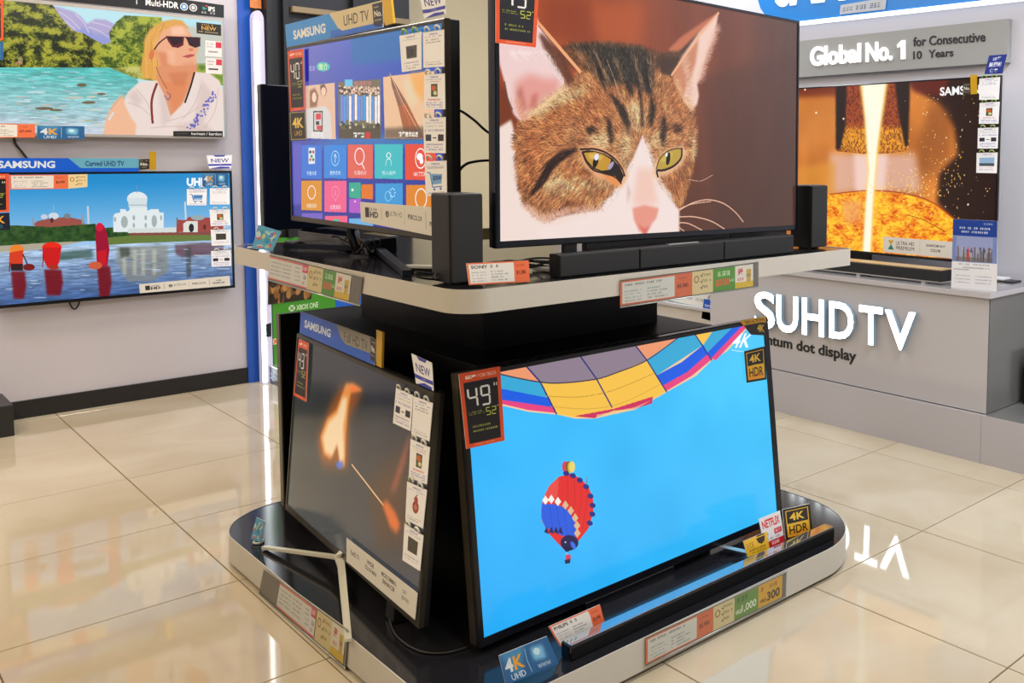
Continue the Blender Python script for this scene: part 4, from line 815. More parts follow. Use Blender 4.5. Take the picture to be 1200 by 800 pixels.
text3d(F_sg, 'for Consecutive', [(1070, 43.5), (1154.5, 37), (1154.5, 48.5), (1070, 54.5)], .003, M_bl, 'letter', sg, 0, .012, True); text3d(F_sg, '10', [(1070, 60), (1080, 59.3), (1080, 68.8), (1070, 69.5)], .003, M_bl, 'letter', sg, 0, .012, True); text3d(F_sg, 'Years', [(1088, 58.5), (1117, 56.5), (1117, 66), (1088, 68)], .003, M_bl, 'letter', sg, 0, .012, True)
# blue header
hs = empty('header_sign', 'bright blue header sign with big white letters, highest on the right wall', 'sign', loc=(0, 0, 0))
mb = MB(); P = [(3.28, 1.966), (3.36, 2.06), (3.42, 2.2), (3.46, 2.45), (1.2, 2.45), (1.2, 1.945)]; n = len(P)
mb.add([(3.90, y, z) for y, z in P]+[(3.99, y, z) for y, z in P], [tuple(range(n)), tuple(range(2*n-1, n-1, -1))]+[(i, n+i, n+(i+1) % n, (i+1) % n) for i in range(n)], mat('lit blue acrylic', (14, 116, 190), .3, emit=(14, 110, 190), es=.30)); mb.build('panel', hs)
mb = MB(); mb.add([(3.894, 3.29, 1.960), (3.894, 1.2, 1.939), (3.894, 1.2, 1.945), (3.894, 3.29, 1.966), (3.99, 3.29, 1.960), (3.99, 1.2, 1.939), (3.99, 1.2, 1.945), (3.99, 3.29, 1.966)], [(0, 3, 2, 1), (4, 5, 6, 7), (0, 1, 5, 4), (3, 7, 6, 2)], mat('lit white edge', (255, 255, 255), .4, emit=(240, 246, 255), es=1.6)); mb.build('light_edge', hs)
F_hd = Frame((3.90, 3.4, 1.95), -math.pi/2)
text3d(F_hd, 'SAM', [(908, -62), (990, -78), (990, 1), (908, 9)], .008, M_wl, 'letter', hs, 0, .03, True)
I = Img(140, 50, (190, 196, 204)); [I.scrib(8+k*42, 16, 34, 20, (90, 100, 120), 3) for k in range(3)]
card(F_hd, 'paper_strip', 'grey torn paper strip stuck on the blue header sign', 'paper', [(985, 6), (1039, -3), (1037, 11), (984, 17)], print_mat('strip print', I.a), .006)
I = Img(60, 60, (150, 160, 206)); I.tx('10年', 12, 4, 36, 14, (255, 255, 255), .03)
F_tag = Frame((3.79, 2.2, 1.6), -math.pi/2)
I = Img(90, 70, (26, 50, 140)); I.tx('10年', 26, 6, 38, 16, (240, 244, 255), .02); I.tx('無殘影', 12, 26, 62, 18, (240, 244, 255), .02); I.tx('保養', 22, 50, 40, 14, (240, 244, 255), .02)
card(F_tag, 'promo_tag', 'dark blue tilted tag above the corner of the molten steel television', 'tag', [(1159, 65), (1180.5, 63.5), (1175, 86), (1153.5, 87)], print_mat('blue tag print', I.a), 0)

# ================================================================ PRINTED MATTER
HD = (92, 84, 176); GR = (120, 122, 140)
def im_card(kind, w=96, h=136):
    I = Img(w, h, (246, 247, 253))
    I.tx('SAMSUNG', w*.3, h*.06, w*.4, h*.045, HD, .01); I.scrib(w*.1, h*.135, w*.8, h*.025, (120, 190, 190) if kind == 'photo' else (130, 140, 190))
    if kind == 'photo':
        I.rect(w*.26, h*.32, w*.76, h*.66, (74, 74, 62)); I.ell(w*.5, h*.5, w*.12, h*.1, (46, 48, 54)); I.rect(w*.3, h*.34, w*.44, h*.64, (58, 60, 60)); I.scrib(w*.12, h*.76, w*.74, h*.035, HD); I.scrib(w*.12, h*.84, w*.78, h*.035, HD); I.scrib(w*.12, h*.91, w*.6, h*.03, GR)
    if kind == 'code':
        I.scrib(w*.1, h*.22, w*.7, h*.03, GR); I.scrib(w*.1, h*.29, w*.74, h*.03, GR); I.scrib(w*.1, h*.84, w*.7, h*.025, GR); I.scrib(w*.1, h*.90, w*.8, h*.025, GR)
    if kind == 'gift':
        I.scrib(w*.18, h*.2, w*.6, h*.03, (206, 90, 80)); I.rect(w*.34, h*.28, w*.66, h*.64, (56, 76, 44)); I.ell(w*.48, h*.4, w*.12, h*.08, (206, 96, 40)); I.ell(w*.54, h*.54, w*.09, h*.06, (220, 220, 160)); I.scrib(w*.2, h*.70, w*.6, h*.05, (200, 60, 66)); [I.scrib(w*.1, h*(.80+.06*k), w*.8, h*.03, HD) for k in range(3)]
    if kind == 'gear':
        I.scrib(w*.1, h*.22, w*.8, h*.04, GR); I.scrib(w*.06, h*.33, w*.88, h*.06, HD); I.rect(w*.08, h*.48, w*.34, h*.66, (44, 46, 70)); I.rect(w*.66, h*.48, w*.92, h*.66, (50, 44, 56)); I.rect(w*.42, h*.56, w*.58, h*.59, (40, 40, 50)); [I.scrib(w*.1, h*(.74+.07*k), w*.8, h*.035, HD) for k in range(3)]
    if kind == 'cart':
        B_ = (54, 112, 200); I.scrib(w*.1, h*.18, w*.8, h*.03, GR); I.line([(w*.12, h*.32), (w*.24, h*.34), (w*.34, h*.74), (w*.78, h*.74)], 4, B_); I.poly([(w*.28, h*.36), (w*.8, h*.38), (w*.76, h*.66), (w*.34, h*.66)], (120, 176, 226)); I.tx('$500', w*.36, h*.42, w*.4, h*.14, (30, 60, 150), .03); I.ell(w*.42, h*.81, w*.05, w*.05, B_); I.ell(w*.72, h*.81, w*.05, w*.05, B_); I.scrib(w*.1, h*.9, w*.8, h*.035, HD)
    if kind == 'bottle':
        I.ell(w*.5, h*.56, w*.17, h*.16, (150, 48, 48)); I.ell(w*.5, h*.37, w*.1, h*.09, (172, 66, 56)); I.line([(w*.5, h*.28), (w*.56, h*.22)], 3, (60, 50, 50)); I.ell(w*.5, h*.56, w*.09, h*.08, (206, 120, 110)); I.scrib(w*.1, h*.84, w*.8, h*.03, GR); I.scrib(w*.1, h*.9, w*.6, h*.03, GR)
    if kind == 'tablet':
        I.rect(w*.24, h*.26, w*.76, h*.64, (66, 62, 52)); I.scrib(w*.1, h*.76, w*.8, h*.03, GR); I.scrib(w*.1, h*.84, w*.8, h*.03, GR)
    if kind == 'city':
        I.rect(w*.14, h*.24, w*.86, h*.66, (150, 186, 226)); I.rect(w*.14, h*.52, w*.86, h*.66, (70, 84, 96)); I.scrib(w*.14, h*.72, w*.7, h*.04, (200, 80, 70)); I.scrib(w*.14, h*.82, w*.7, h*.03, HD)
    return I
CARD = {k: print_mat('card '+k, im_card(k).a, .3) for k in ('photo', 'code', 'gift', 'gear', 'cart', 'bottle', 'tablet', 'city')}
def im_size(num, sub='52', w=150, h=270):
    I = Img(w, h, (222, 84, 42)); I.rect(w*.09, h*.135, w*.91, h*.945, (24, 24, 30))
    I.tx('豐澤', w*.14, h*.045, w*.26, h*.05, (255, 250, 240), .03); I.tx('FORTRESS', w*.44, h*.047, w*.44, h*.045, (250, 232, 214))
    I.seg(num, w*.15, h*.21, w*.62, h*.27, (232, 232, 232), .19); I.rect(w*.80, h*.2, w*.83, h*.24, (230, 230, 230)); I.rect(w*.86, h*.2, w*.89, h*.24, (230, 230, 230))
    Yc = (206, 214, 84); I.scrib(w*.14, h*.53, w*.32, h*.018, Yc); I.scrib(w*.14, h*.56, w*.38, h*.012, Yc); I.seg(sub, w*.56, h*.51, w*.3, h*.11, Yc, .17); I.rect(w*.86, h*.505, w*.89, h*.52, Yc)
    I.scrib(w*.2, h*.72, w*.5, h*.024, Yc); I.scrib(w*.2, h*.78, w*.64, h*.024, Yc); I.scrib(w*.24, h*.962, w*.5, h*.012, (250, 190, 160))
    return I
def im_4khdr(w=120, h=150):
    I = Img(w, h, (26, 24, 22)); I.rect(w*.08, h*.07, w*.92, h*.93, (226, 176, 44)); I.rect(w*.12, h*.1, w*.88, h*.5, (30, 28, 26)); I.tx('4K', w*.22, h*.17, w*.54, h*.25, (232, 190, 66), .03)
    I.soft([(w*.1, h*.75), (w*.9, h*.75), (w*.9, h*.92), (w*.1, h*.92)], (222, 132, 40), .7, 6); I.tx('HDR', w*.16, h*.58, w*.68, h*.27, (40, 30, 20), .015); return I
HDR = print_mat('4k hdr print', im_4khdr().a, .3)
def im_banner(kind, w=420, h=100):
    I = Img(w, h, (16, 88, 206))
    tail = {'uhd': (210, 194, 150), 'full': (140, 134, 116), 'curved': (96, 164, 190)}[kind]; tcol = {'uhd': (44, 40, 40), 'full': (40, 40, 40), 'curved': (16, 52, 110)}[kind]
    if kind == 'uhd': I.a[:] = (44, 142, 226); I.rect(w*.5, h*.7, w, h, (24, 104, 214)); I.poly([(w*.50, 0), (w, 0), (w, h*.78), (w*.62, h*.80), (w*.58, h*.66)], tail); I.tx('SAMSUNG', w*.09, h*.34, w*.36, h*.40, (232, 230, 226), .035); I.tx('UHD TV', w*.64, h*.22, w*.24, h*.42, tcol, .0)
    if kind == 'full': I.poly([(w*.53, 0), (w, 0), (w, h*.62), (w*.66, h*.66), (w*.60, h*.5)], tail); I.tx('SAMSUNG', w*.07, h*.30, w*.39, h*.36, (214, 222, 232), .035); I.tx('Full HD TV', w*.64, h*.2, w*.29, h*.36, tcol, .0)
    if kind == 'curved': I.poly([(w*.545, 0), (w, 0), (w, h*.72), (w*.62, h*.72)], tail); I.tx('SAMSUNG', w*.13, h*.20, w*.335, h*.52, (214, 222, 236), .035); I.tx('Curved UHD TV', w*.65, h*.2, w*.25, h*.38, tcol, .02)
    return print_mat('banner '+kind, I.a, .3)
def im_new(w=110, h=110):
    I = Img(w, h, (242, 243, 252)); I.poly([(w*.25, 0), (w*.75, 0), (w*.66, h*.12), (w*.34, h*.12)], (60, 64, 170)); I.tx('NEW', w*.14, h*.26, w*.72, h*.30, (44, 52, 140), .01); I.rect(0, h*.66, w, h*.8, (56, 66, 178)); I.scrib(w*.36, h*.70, w*.26, h*.05, (200, 210, 250)); I.poly([(w*.1, h*.98), (w*.5, h*.86), (w*.92, h*.90), (w*.92, h), (w*.1, h)], (56, 66, 178)); return I
NEWM = print_mat('new print', im_new().a, .3)
def im_feat(kind, w=420, h=84):
    I = Img(w, h, (222, 218, 210)); K = (52, 50, 50)
    if kind == 'purcolor':
        I.rect(w*.06, h*.25, w*.11, h*.75, K); I.tx('ULTRA', w*.12, h*.26, w*.09, h*.14, K); I.tx('HD', w*.12, h*.44, w*.1, h*.3, K, .04); I.ell(w*.33, h*.5, w*.02, h*.16, K); I.tx('4', w*.32, h*.38, w*.02, h*.26, (220, 216, 208)); I.tx('ULTRA HD', w*.36, h*.36, w*.14, h*.22, (110, 108, 106)); I.tx('PURCOLOR', w*.57, h*.42, w*.15, h*.17, K, .01); I.tx('HDR', w*.84, h*.3, w*.06, h*.15, K, .01); I.tx('PREMIUM', w*.80, h*.54, w*.13, h*.15, K, .01); [I.rect(w*x, h*.2, w*x+1.5, h*.8, (150, 146, 140)) for x in (.26, .53, .76)]
    if kind == 'wide': I.tx('PurHD TV', w*.07, h*.35, w*.13, h*.2, K); I.tx('WIDE', w*.32, h*.22, w*.1, h*.17, K, .02); I.tx('COLOR MAX', w*.29, h*.48, w*.17, h*.17, K, .02); I.tx('MICRO DIMMING', w*.53, h*.22, w*.2, h*.17, K, .02); I.tx('ENHANCER', w*.55, h*.48, w*.17, h*.17, K, .02); I.tx('CNT', w*.82, h*.26, w*.05, h*.14, K); I.tx('RATIO', w*.82, h*.5, w*.09, h*.14, K)
    if kind == 'quantum': I.poly([(w*.07, h*.2), (w*.16, h*.2), (w*.115, h*.5)], (206, 170, 60)); I.poly([(w*.07, h*.8), (w*.16, h*.8), (w*.115, h*.45)], (40, 130, 110)); I.tx('ULTRA HD', w*.19, h*.22, w*.26, h*.24, K); I.tx('PREMIUM', w*.19, h*.54, w*.26, h*.24, K); I.tx('QUANTUM DOT', w*.62, h*.26, w*.26, h*.17, K, .02); I.tx('COLOR', w*.68, h*.54, w*.14, h*.17, K, .02); I.rect(w*.53, h*.15, w*.533, h*.85, (150, 146, 140))
    return print_mat('feature '+kind, I.a, .35)
def im_price(brand, price, w=240, h=84, frac=.74):
    I = Img(w, h, (224, 108, 66)); I.rect(w*.025, h*.06, w*frac, h*.94, (222, 218, 212)); I.rect(w*.025, h*.06, w*.05, h*.94, (230, 180, 160)) if False else None
    if brand: I.tx(brand, w*.06, h*.12, w*.26, h*.15, (40, 40, 44), .02); I.scrib(w*.36, h*.12, w*.14, h*.13, (60, 60, 64))
    else: I.scrib(w*.06, h*.14, w*.5, h*.08, (70, 70, 74))
    for k in range(4): I.scrib(w*.06, h*(.42+.13*k), w*.22, h*.06, (110, 110, 112)); I.scrib(w*.36, h*(.40+.13*k), w*(.28 if k % 2 else .2), h*.06, (110, 110, 112))
    I.scrib(w*(frac+.04), h*.16, w*.14, h*.08, (160, 60, 40)); I.tx(price, w*(frac+.04), h*.44, w*(.90-frac), h*.2, (96, 30, 20), .02)
    return print_mat('price '+price+(brand or ''), I.a, .45)
def im_promo(kind, w=96, h=84):
    if kind == 'tick': I = Img(w, h, (226, 204, 152)); I.ell(w*.2, h*.35, w*.12, h*.16, (150, 100, 50)); I.ell(w*.2, h*.35, w*.08, h*.11, (226, 204, 152)); [I.line([(w*.4, h*(.2+.26*k)), (w*.45, h*(.26+.26*k)), (w*.52, h*(.12+.26*k))], 3, (60, 50, 40)) for k in range(3)]; [I.scrib(w*.56, h*(.14+.26*k), w*.36, h*.1, (80, 66, 50)) for k in range(3)]
    if kind == 'green500': I = Img(w, h, (82, 150, 44)); I.tx('$500', w*.1, h*.48, w*.66, h*.34, (224, 92, 40), .04); I.scrib(w*.2, h*.14, w*.6, h*.2, (220, 240, 200)); I.scrib(w*.74, h*.52, w*.22, h*.12, (230, 240, 210))
    if kind == 'green1000': I = Img(w, h, (104, 148, 58)); I.scrib(w*.1, h*.1, w*.5, h*.2, (60, 90, 40)); I.tx('HK$', w*.06, h*.62, w*.22, h*.2, (236, 242, 220), .03); I.tx('1,000', w*.30, h*.48, w*.62, h*.38, (240, 244, 226), .02)
    if kind == 'yellow300': I = Img(w, h, (226, 170, 40)); I.scrib(w*.1, h*.12, w*.7, h*.18, (150, 90, 30)); I.tx('HK$', w*.08, h*.66, w*.24, h*.18, (70, 46, 20), .03); I.tx('300', w*.36, h*.46, w*.54, h*.4, (60, 40, 20), .03)
    if kind == 'gift': I = Img(w, h, (236, 226, 214)); I.rect(0, h*.74, w, h, (226, 186, 40)); I.tx('送', w*.14, h*.12, w*.3, h*.34, (206, 50, 54), .04); I.scrib(w*.12, h*.54, w*.36, h*.12, (206, 60, 60)); I.poly([(w*.62, h*.2), (w*.9, h*.2), (w*.86, h*.8), (w*.64, h*.8)], (208, 170, 60)); I.scrib(w*.64, h*.4, w*.24, h*.12, (70, 70, 90))
    if kind == 'pink': I = Img(w, h, (228, 224, 224)); I.rect(0, 0, w, h*.07, (226, 90, 110)); I.rect(0, h*.93, w, h, (226, 90, 110)); I.rect(w*.6, 0, w, h*.35, (214, 50, 86)); I.tx('NEW', w*.66, h*.1, w*.28, h*.16, (250, 220, 220), .03); I.scrib(w*.62, h*.45, w*.3, h*.16, (80, 70, 80)); I.scrib(w*.64, h*.72, w*.28, h*.12, (200, 60, 80)); [I.scrib(w*.08, h*(.18+.17*k), w*.42, h*.07, (150, 130, 140)) for k in range(4)]
    if kind == 'grey': I = Img(w, h, (104, 96, 92)) 
    return print_mat('promo '+kind, I.a, .45)
PROMO = {k: im_promo(k) for k in ('tick', 'green500', 'green1000', 'yellow300', 'gift', 'pink')}
I = Img(200, 84, (226, 222, 222)); I.rect(0, 0, 200, 6, (226, 110, 90)); I.rect(0, 78, 200, 84, (226, 110, 90)); [I.scrib(12, 16+14*k, 90, 6, (140, 124, 130)) for k in range(4)]; [I.scrib(112, 16+14*k, 66, 6, (140, 124, 130)) for k in range(4)]
PINKL = print_mat('pale price print', I.a, .4)

# cards and signs on the menu television (upper left)
G_ = 'leaflets clipped to the screens'
TT = 'on the menu-tile television'
for kind, q, lab in (('photo', [(468, 42), (494, 37), (494, 81), (471, 84.5)], 'white leaflet with a dark square picture, upper inner one '+TT),
                     ('code', [(495.5, 38), (520, 34.5), (520.5, 78), (496, 79.5)], 'pale leaflet with small print only, top right corner '+TT),
                     ('gift', [(497, 87.5), (521, 86), (521.5, 128), (497, 128)], 'white leaflet with a small green picture, below the corner '+TT),
                     ('gear', [(496, 138), (522, 137), (522, 179.5), (497, 179)], 'white leaflet with two small devices '+TT),
                     ('cart', [(497.5, 189), (523, 188), (523.5, 228), (499, 230)], 'white leaflet with a blue shopping cart '+TT)):
    clips(card(F_mn, 'leaflet', lab, 'leaflet', q, CARD[kind], .006, group=G_), mat('green clip', (150, 190, 110), .3) if kind == 'photo' else None)
card(F_mn, 'brand_banner', 'light blue banner with a cream end standing on the menu-tile television', 'banner', [(334, 29), (447, .5), (448.5, 32), (336, 55.5)], im_banner('uhd'), .002, .003)
card(F_mn, 'size_sign', 'narrow orange-framed sign reading 40 beside the menu tiles', 'sign', [(337, 60), (355.5, 57), (357.5, 129), (340, 130.5)], print_mat('size 40', im_size('40').a), .004)
I = Img(110, 140, (36, 34, 30)); I.rect(4, 4, 106, 136, (200, 190, 150)); I.rect(7, 7, 103, 133, (40, 38, 34)); I.tx('4K', 18, 30, 74, 50, (240, 206, 96), .03); I.tx('UHD', 30, 92, 50, 24, (226, 176, 60))
card(F_mn, 'resolution_sticker', 'small black and gold sticker under the sign reading 40', 'sticker', [(339, 131), (358, 129.5), (359.5, 164), (340.5, 165)], print_mat('4k uhd print', I.a), .003)
card(F_mn, 'feature_strip', 'white feature strip along the bottom of the menu-tile television', 'strip', [(422, 236.5), (526, 244), (527, 280.5), (423, 259.5)], im_feat('purcolor'), .005)
card(F_mn, 'new_badge', 'white and blue new badge on top of the menu-tile television', 'badge', [(491, -9), (520, -13), (522.5, 16), (497, 22)], NEWM, .001)
def number_one(fr, label, qb, q1, group='golden number one tags'):
    I = Img(60, 90, (44, 38, 30)); I.tx('No.', 8, 30, 44, 26, (232, 228, 216), .03); I.scrib(8, 12, 44, 7, (200, 196, 180)); I.scrib(8, 66, 44, 7, (200, 196, 180))
    o = card(fr, 'number_one_tag', label, 'tag', qb, print_mat('number one print', I.a), .006, .002)
    t = text3d(fr, '1', q1, .006, mat('golden foil', (214, 168, 32), .3, .5), 'numeral', None, .006, .05)[0]
    t.parent = o; t.matrix_parent_inverse = Matrix.Identity(4); t.matrix_basis = o.matrix_basis.inverted() @ fr.M
    return o
number_one(F_mn, 'gold number one tag at the end of the cream banner', [(436, 5), (448, 2), (449, 28), (438, 30)], [(447, -8), (457, -10), (461, 27), (451, 30)])
# flame television
TT = 'on the match-flame television'
for kind, q, lab in (('gear', [(464, 454), (484, 463), (481, 505), (460.5, 495.5)], 'white leaflet with two small devices '+TT),
                     ('code', [(484.5, 464), (507, 472), (503, 517), (482, 508)], 'white leaflet with small print, top right corner '+TT),
                     ('gift', [(481, 514), (503.5, 524), (500, 567.5), (479, 559)], 'white leaflet with a small green picture '+TT),
                     ('bottle', [(477, 564), (500, 574), (495.5, 619), (475, 608.5)], 'white leaflet with a red bottle '+TT),
                     ('tablet', [(474, 613), (496, 627.5), (492, 669), (471.5, 656)], 'white leaflet with a dark tablet, lowest '+TT)):
    clips(card(F_fl, 'leaflet', lab, 'leaflet', q, CARD[kind], .006, group=G_))
card(F_fl, 'brand_banner', 'deep blue banner with a grey end standing on the match-flame television', 'banner', [(352.5, 365), (437.5, 395.5), (438.5, 428), (351, 390)], im_banner('full'), .002, .003)
card(F_fl, 'size_sign', 'narrow red-framed sign reading 43 on the match-flame television', 'sign', [(350, 397), (361.8, 402), (358.8, 471), (344, 463)], print_mat('size 43', im_size('43').a), .004)
card(F_fl, 'feature_strip', 'grey feature strip along the bottom of the match-flame television', 'strip', [(406, 630), (489, 695), (486, 726), (406, 657.5)], im_feat('wide'), .006)
card(F_fl, 'new_badge', 'pale new badge on top of the match-flame television', 'badge', [(482, 414), (506, 425), (508, 458), (487.5, 449)], NEWM, .001)
number_one(F_fl, 'gold number one tag at the end of the grey-ended banner', [(434, 395), (440.5, 398), (440, 424), (434, 421)], [(441, 386), (448, 389), (447, 431), (441, 428)])
# balloon television
card(F_bal, 'size_sign', 'orange-framed sign reading 49 on the balloon television', 'sign', [(537.5, 438), (586, 429), (591.5, 516), (546.5, 526)], print_mat('size 49', im_size('49').a), .006)
card(F_bal, 'quality_sticker', 'black and gold sticker at the top right of the balloon television', 'sticker', [(872, 411.5), (896.5, 405.5), (898.5, 444.5), (875, 448.5)], HDR, .004)
I = Img(110, 90, (40, 36, 30)); I.rect(0, 0, 110, 30, (222, 168, 40)); I.tx('2016 TIPA', 14, 7, 84, 16, (70, 44, 20), .02); I.tx('4K', 46, 40, 52, 34, (232, 190, 66), .03)
card(F_bal, 'award_sticker', 'gold-topped corner sticker on the balloon television', 'sticker', [(867, 376), (897.5, 370.5), (898, 393), (880, 392)], print_mat('award print', I.a), .004)
card(F_cat, 'size_sign', 'orange-framed sign reading 49 on the cat television', 'sign', [(581, -38), (632.5, -27), (628, 55.5), (581, 50)], print_mat('size 49 b', im_size('49').a), .006)
# steel television
TT = 'on the molten steel television'
for kind, q, lab in (('code', [(1147.5, 92), (1172, 90), (1170.5, 116.5), (1147.5, 117)], 'white leaflet with small print, top one '+TT),
                     ('gift', [(1148, 120.5), (1171.5, 119), (1170, 145), (1147, 145)], 'white leaflet with a small green picture '+TT),
                     ('gear', [(1146, 150), (1170, 149), (1169, 174), (1145.5, 174)], 'white leaflet with two small devices '+TT),
                     ('city', [(1144.5, 179), (1169, 178.5), (1168, 203), (1144, 202.5)], 'white leaflet with a skyline picture, lowest '+TT)):
    clips(card(F_st, 'leaflet', lab, 'leaflet', q, CARD[kind], .006, group=G_), mat('green clip', (150, 190, 110), .3))
card(F_st, 'feature_strip', 'white feature strip along the bottom of the molten steel television', 'strip', [(1035, 277), (1118, 283.5), (1118, 303), (1035, 295)], im_feat('quantum'), .005)
number_one(F_st, 'gold number one tag near the leaflets on the molten steel television', [(1128.5, 97), (1138, 96.5), (1138, 110.5), (1128.5, 111)], [(1137, 88), (1144.5, 87.5), (1144.5, 110), (1137.5, 110.5)])
# wall televisions
TT = 'on the river temple television'
WC = (('cart', [(219, 221.5), (242.5, 221), (242, 240.5), (219, 240.5)], 'small white card with a blue shopping cart '+TT), ('code', [(246, 220.5), (269, 220), (269, 239.5), (246, 239.5)], 'small white card with small print '+TT),
      ('gift', [(245.5, 245.5), (269, 245), (270, 264), (247, 265)], 'small white card with a green picture '+TT), ('tablet', [(247, 269), (270, 268.5), (270.5, 287), (248, 288)], 'small white card with a black device '+TT), ('gear', [(247.5, 294), (270.5, 293), (271, 311.5), (248, 312.5)], 'small white card with two devices, lowest '+TT))
for kind, q, lab in WC: clips(card(F_cv, 'leaflet', lab, 'leaflet', q, CARD[kind], .006, group=G_))
card(F_cv, 'brand_banner', 'long blue banner with a teal end on the river temple television', 'banner', [(-30, 185), (163, 185.5), (163, 201), (-30, 202)], im_banner('curved'), .002, .003)
number_one(F_cv, 'gold number one tag at the end of the teal banner', [(163, 186.5), (175, 186), (175, 198), (163, 199)], [(175, 177), (183, 178), (183, 199), (176, 199)])
card(F_cv, 'new_badge', 'white new badge on top of the river temple television', 'badge', [(242, 182), (272, 181.5), (271, 197), (245, 197.5)], NEWM, .001)
card(F_cv, 'price_label', 'orange-edged price label across the top of the river temple television', 'price label', [(11, 205), (80, 204.5), (80, 221), (12, 222)], im_price('', '$6,990'), .004)
card(F_cv, 'promo_label', 'cream promotion label beside the price label on the river temple television', 'label', [(80, 204.5), (102.5, 204), (102.5, 219), (80, 221)], PROMO['tick'], .004)
card(F_cv, 'size_sign', 'orange-framed sign reading 49 on the river temple television', 'sign', [(-30, 204), (10.5, 203.5), (11, 248), (-30, 250)], print_mat('size 49 c', im_size('49').a), .005)
I = Img(150, 80, (24, 30, 52)); I.tx('4K', 70, 14, 60, 34, (232, 170, 60), .03); I.tx('UHD', 84, 56, 34, 14, (60, 150, 170))
card(F_cv, 'resolution_sticker', 'dark sticker under the sign reading 49 on the wall', 'sticker', [(-30, 251), (11, 249), (12, 269), (-30, 272)], print_mat('4k wall print', I.a), .004)
def im_blue(t1, t2, w=200, h=100):
    I = Img(w, h, (40, 96, 150)); I.soft([(0, 0), (w*.5, 0), (w*.3, h)], (90, 160, 200), .6, 10); I.tx('4', w*.06, h*.2, w*.16, h*.46, (214, 220, 226), .03); I.tx('K', w*.24, h*.2, w*.2, h*.46, (226, 158, 50), .03); I.tx('UHD', w*.14, h*.74, w*.26, h*.2, (220, 230, 240))
    I.rect(w*.5, h*.1, w*.51, h*.9, (160, 200, 220)); I.soft([(w*.62, h*.14), (w*.86, h*.2), (w*.84, h*.66), (w*.62, h*.6)], (130, 196, 230), .9, 6); I.ell(w*.72, h*.34, w*.06, h*.12, (210, 236, 246), .8); I.tx(t2, w*.64, h*.76, w*.24, h*.14, (224, 234, 244)); return I
BLUE = print_mat('blue print', im_blue('', 'WWW').a, .3)
card(F_cv, 'resolution_sticker', 'pale blue sticker in the top right corner of the river temple television', 'sticker', [(237, 203), (267.5, 202.5), (267.5, 218), (237, 218.5)], BLUE, .004)
card(F_cv, 'feature_strip', 'white feature strip along the bottom of the river temple television', 'strip', [(163, 333), (269, 323), (270, 334.5), (164, 343.5)], im_feat('purcolor'), .005)
# river lady television (upper wall)
I = Img(560, 60, (24, 22, 24)); WHT = (244, 244, 244)
def X_(px): return (px+30)/292.5*560
I.tx('UHD TV', X_(66), -6, X_(119)-X_(66), 30, WHT, .03); I.rect(X_(121), -6, X_(127), 24, (206, 30, 60)); I.rect(X_(148.5), 8, X_(149.5), 40, WHT); I.tx('Multi-HDR', X_(160), 12, X_(202)-X_(160), 28, WHT, .03)
for px, c in ((209, (60, 130, 190)), (221, (120, 116, 120))): I.ell(X_(px), 28, 10, 17, (232, 232, 232)); I.ell(X_(px), 28, 8, 14, c); I.ell(X_(px), 28, 4, 7, (232, 232, 232))
I.poly([(X_(233), 16), (X_(240), 26), (X_(234), 34)], (40, 150, 130)); I.poly([(X_(236), 12), (X_(241), 20), (X_(240), 10)], (220, 60, 60)); I.tx('IPS', X_(241), 14, X_(250)-X_(241), 22, WHT, .03); I.scrib(X_(232), 40, 36, 8, WHT)
card(F_lg, 'size_sign', 'red-edged sign at the left edge of the river lady television', 'sign', [(-28, -6), (3.8, -2.5), (4.2, 47), (-28, 47)], print_mat('size 55', im_size('55').a), .004)
card(F_lg, 'resolution_sticker', 'dark blue sticker under the red-edged sign on the river lady television', 'sticker', [(-28, 49), (4.2, 49), (3.8, 70), (-28, 71)], BLUE, .004)
card(F_lg, 'feature_banner', 'black feature banner on top of the river lady television', 'banner', [(-30, -35), (262.5, 6), (262.5, 21), (-30, -9.5)], print_mat('black banner', I.a, .3), .002, .003)
TT = 'on the river lady television'
I = Img(110, 70, (36, 30, 24)); I.tx('NEW', 22, 20, 66, 24, (206, 160, 70), .02); I.scrib(24, 6, 60, 9, (206, 160, 70)); I.scrib(10, 52, 88, 7, (220, 200, 160))
card(F_lg, 'new_badge', 'black and gold new badge '+TT, 'badge', [(230, 26), (259, 29), (259, 42), (230.5, 39)], print_mat('gold new', I.a), .004)
def im_small(c): I = Img(80, 80, (226, 222, 222)); I.rect(50, 4, 78, 34, (200, 50, 70)); I.scrib(8, 12, 34, 8, (120, 60, 70)); I.scrib(8, 28, 30, 6, GR); I.rect(14, 52, 60, 60, c); return print_mat('small card', I.a, .4)
card(F_lg, 'leaflet', 'small white card with a grey bar, upper one '+TT, 'leaflet', [(240.5, 47), (260, 49), (260, 67), (240.5, 65.5)], im_small((150, 146, 140)), .005, group=G_)
card(F_lg, 'leaflet', 'small white card with a black bar, lower one '+TT, 'leaflet', [(241, 68), (260.5, 69), (260.5, 87), (241, 86)], im_small((50, 46, 46)), .005, group=G_)
I = Img(240, 32, (26, 24, 26)); I.tx('harman / kardon', 86, 8, 148, 16, (220, 220, 220), .02); I.scrib(12, 12, 60, 6, (120, 120, 120))
card(F_lg, 'audio_sticker', 'black sound maker sticker '+TT, 'sticker', [(203, 153.5), (261, 153.5), (261, 160.5), (203, 159.5)], print_mat('audio print', I.a), .004)
card(F_lg, 'price_label', 'white price label with a red end '+TT, 'price label', [(-30, 144), (41, 145.5), (41, 161), (-30, 161.5)], im_price('', '$7,490', frac=.7), .005)
card(F_lg, 'resolution_sticker', 'wide blue sticker '+TT, 'sticker', [(43.5, 147), (99, 148), (99, 163), (43.5, 163)], BLUE, .005)

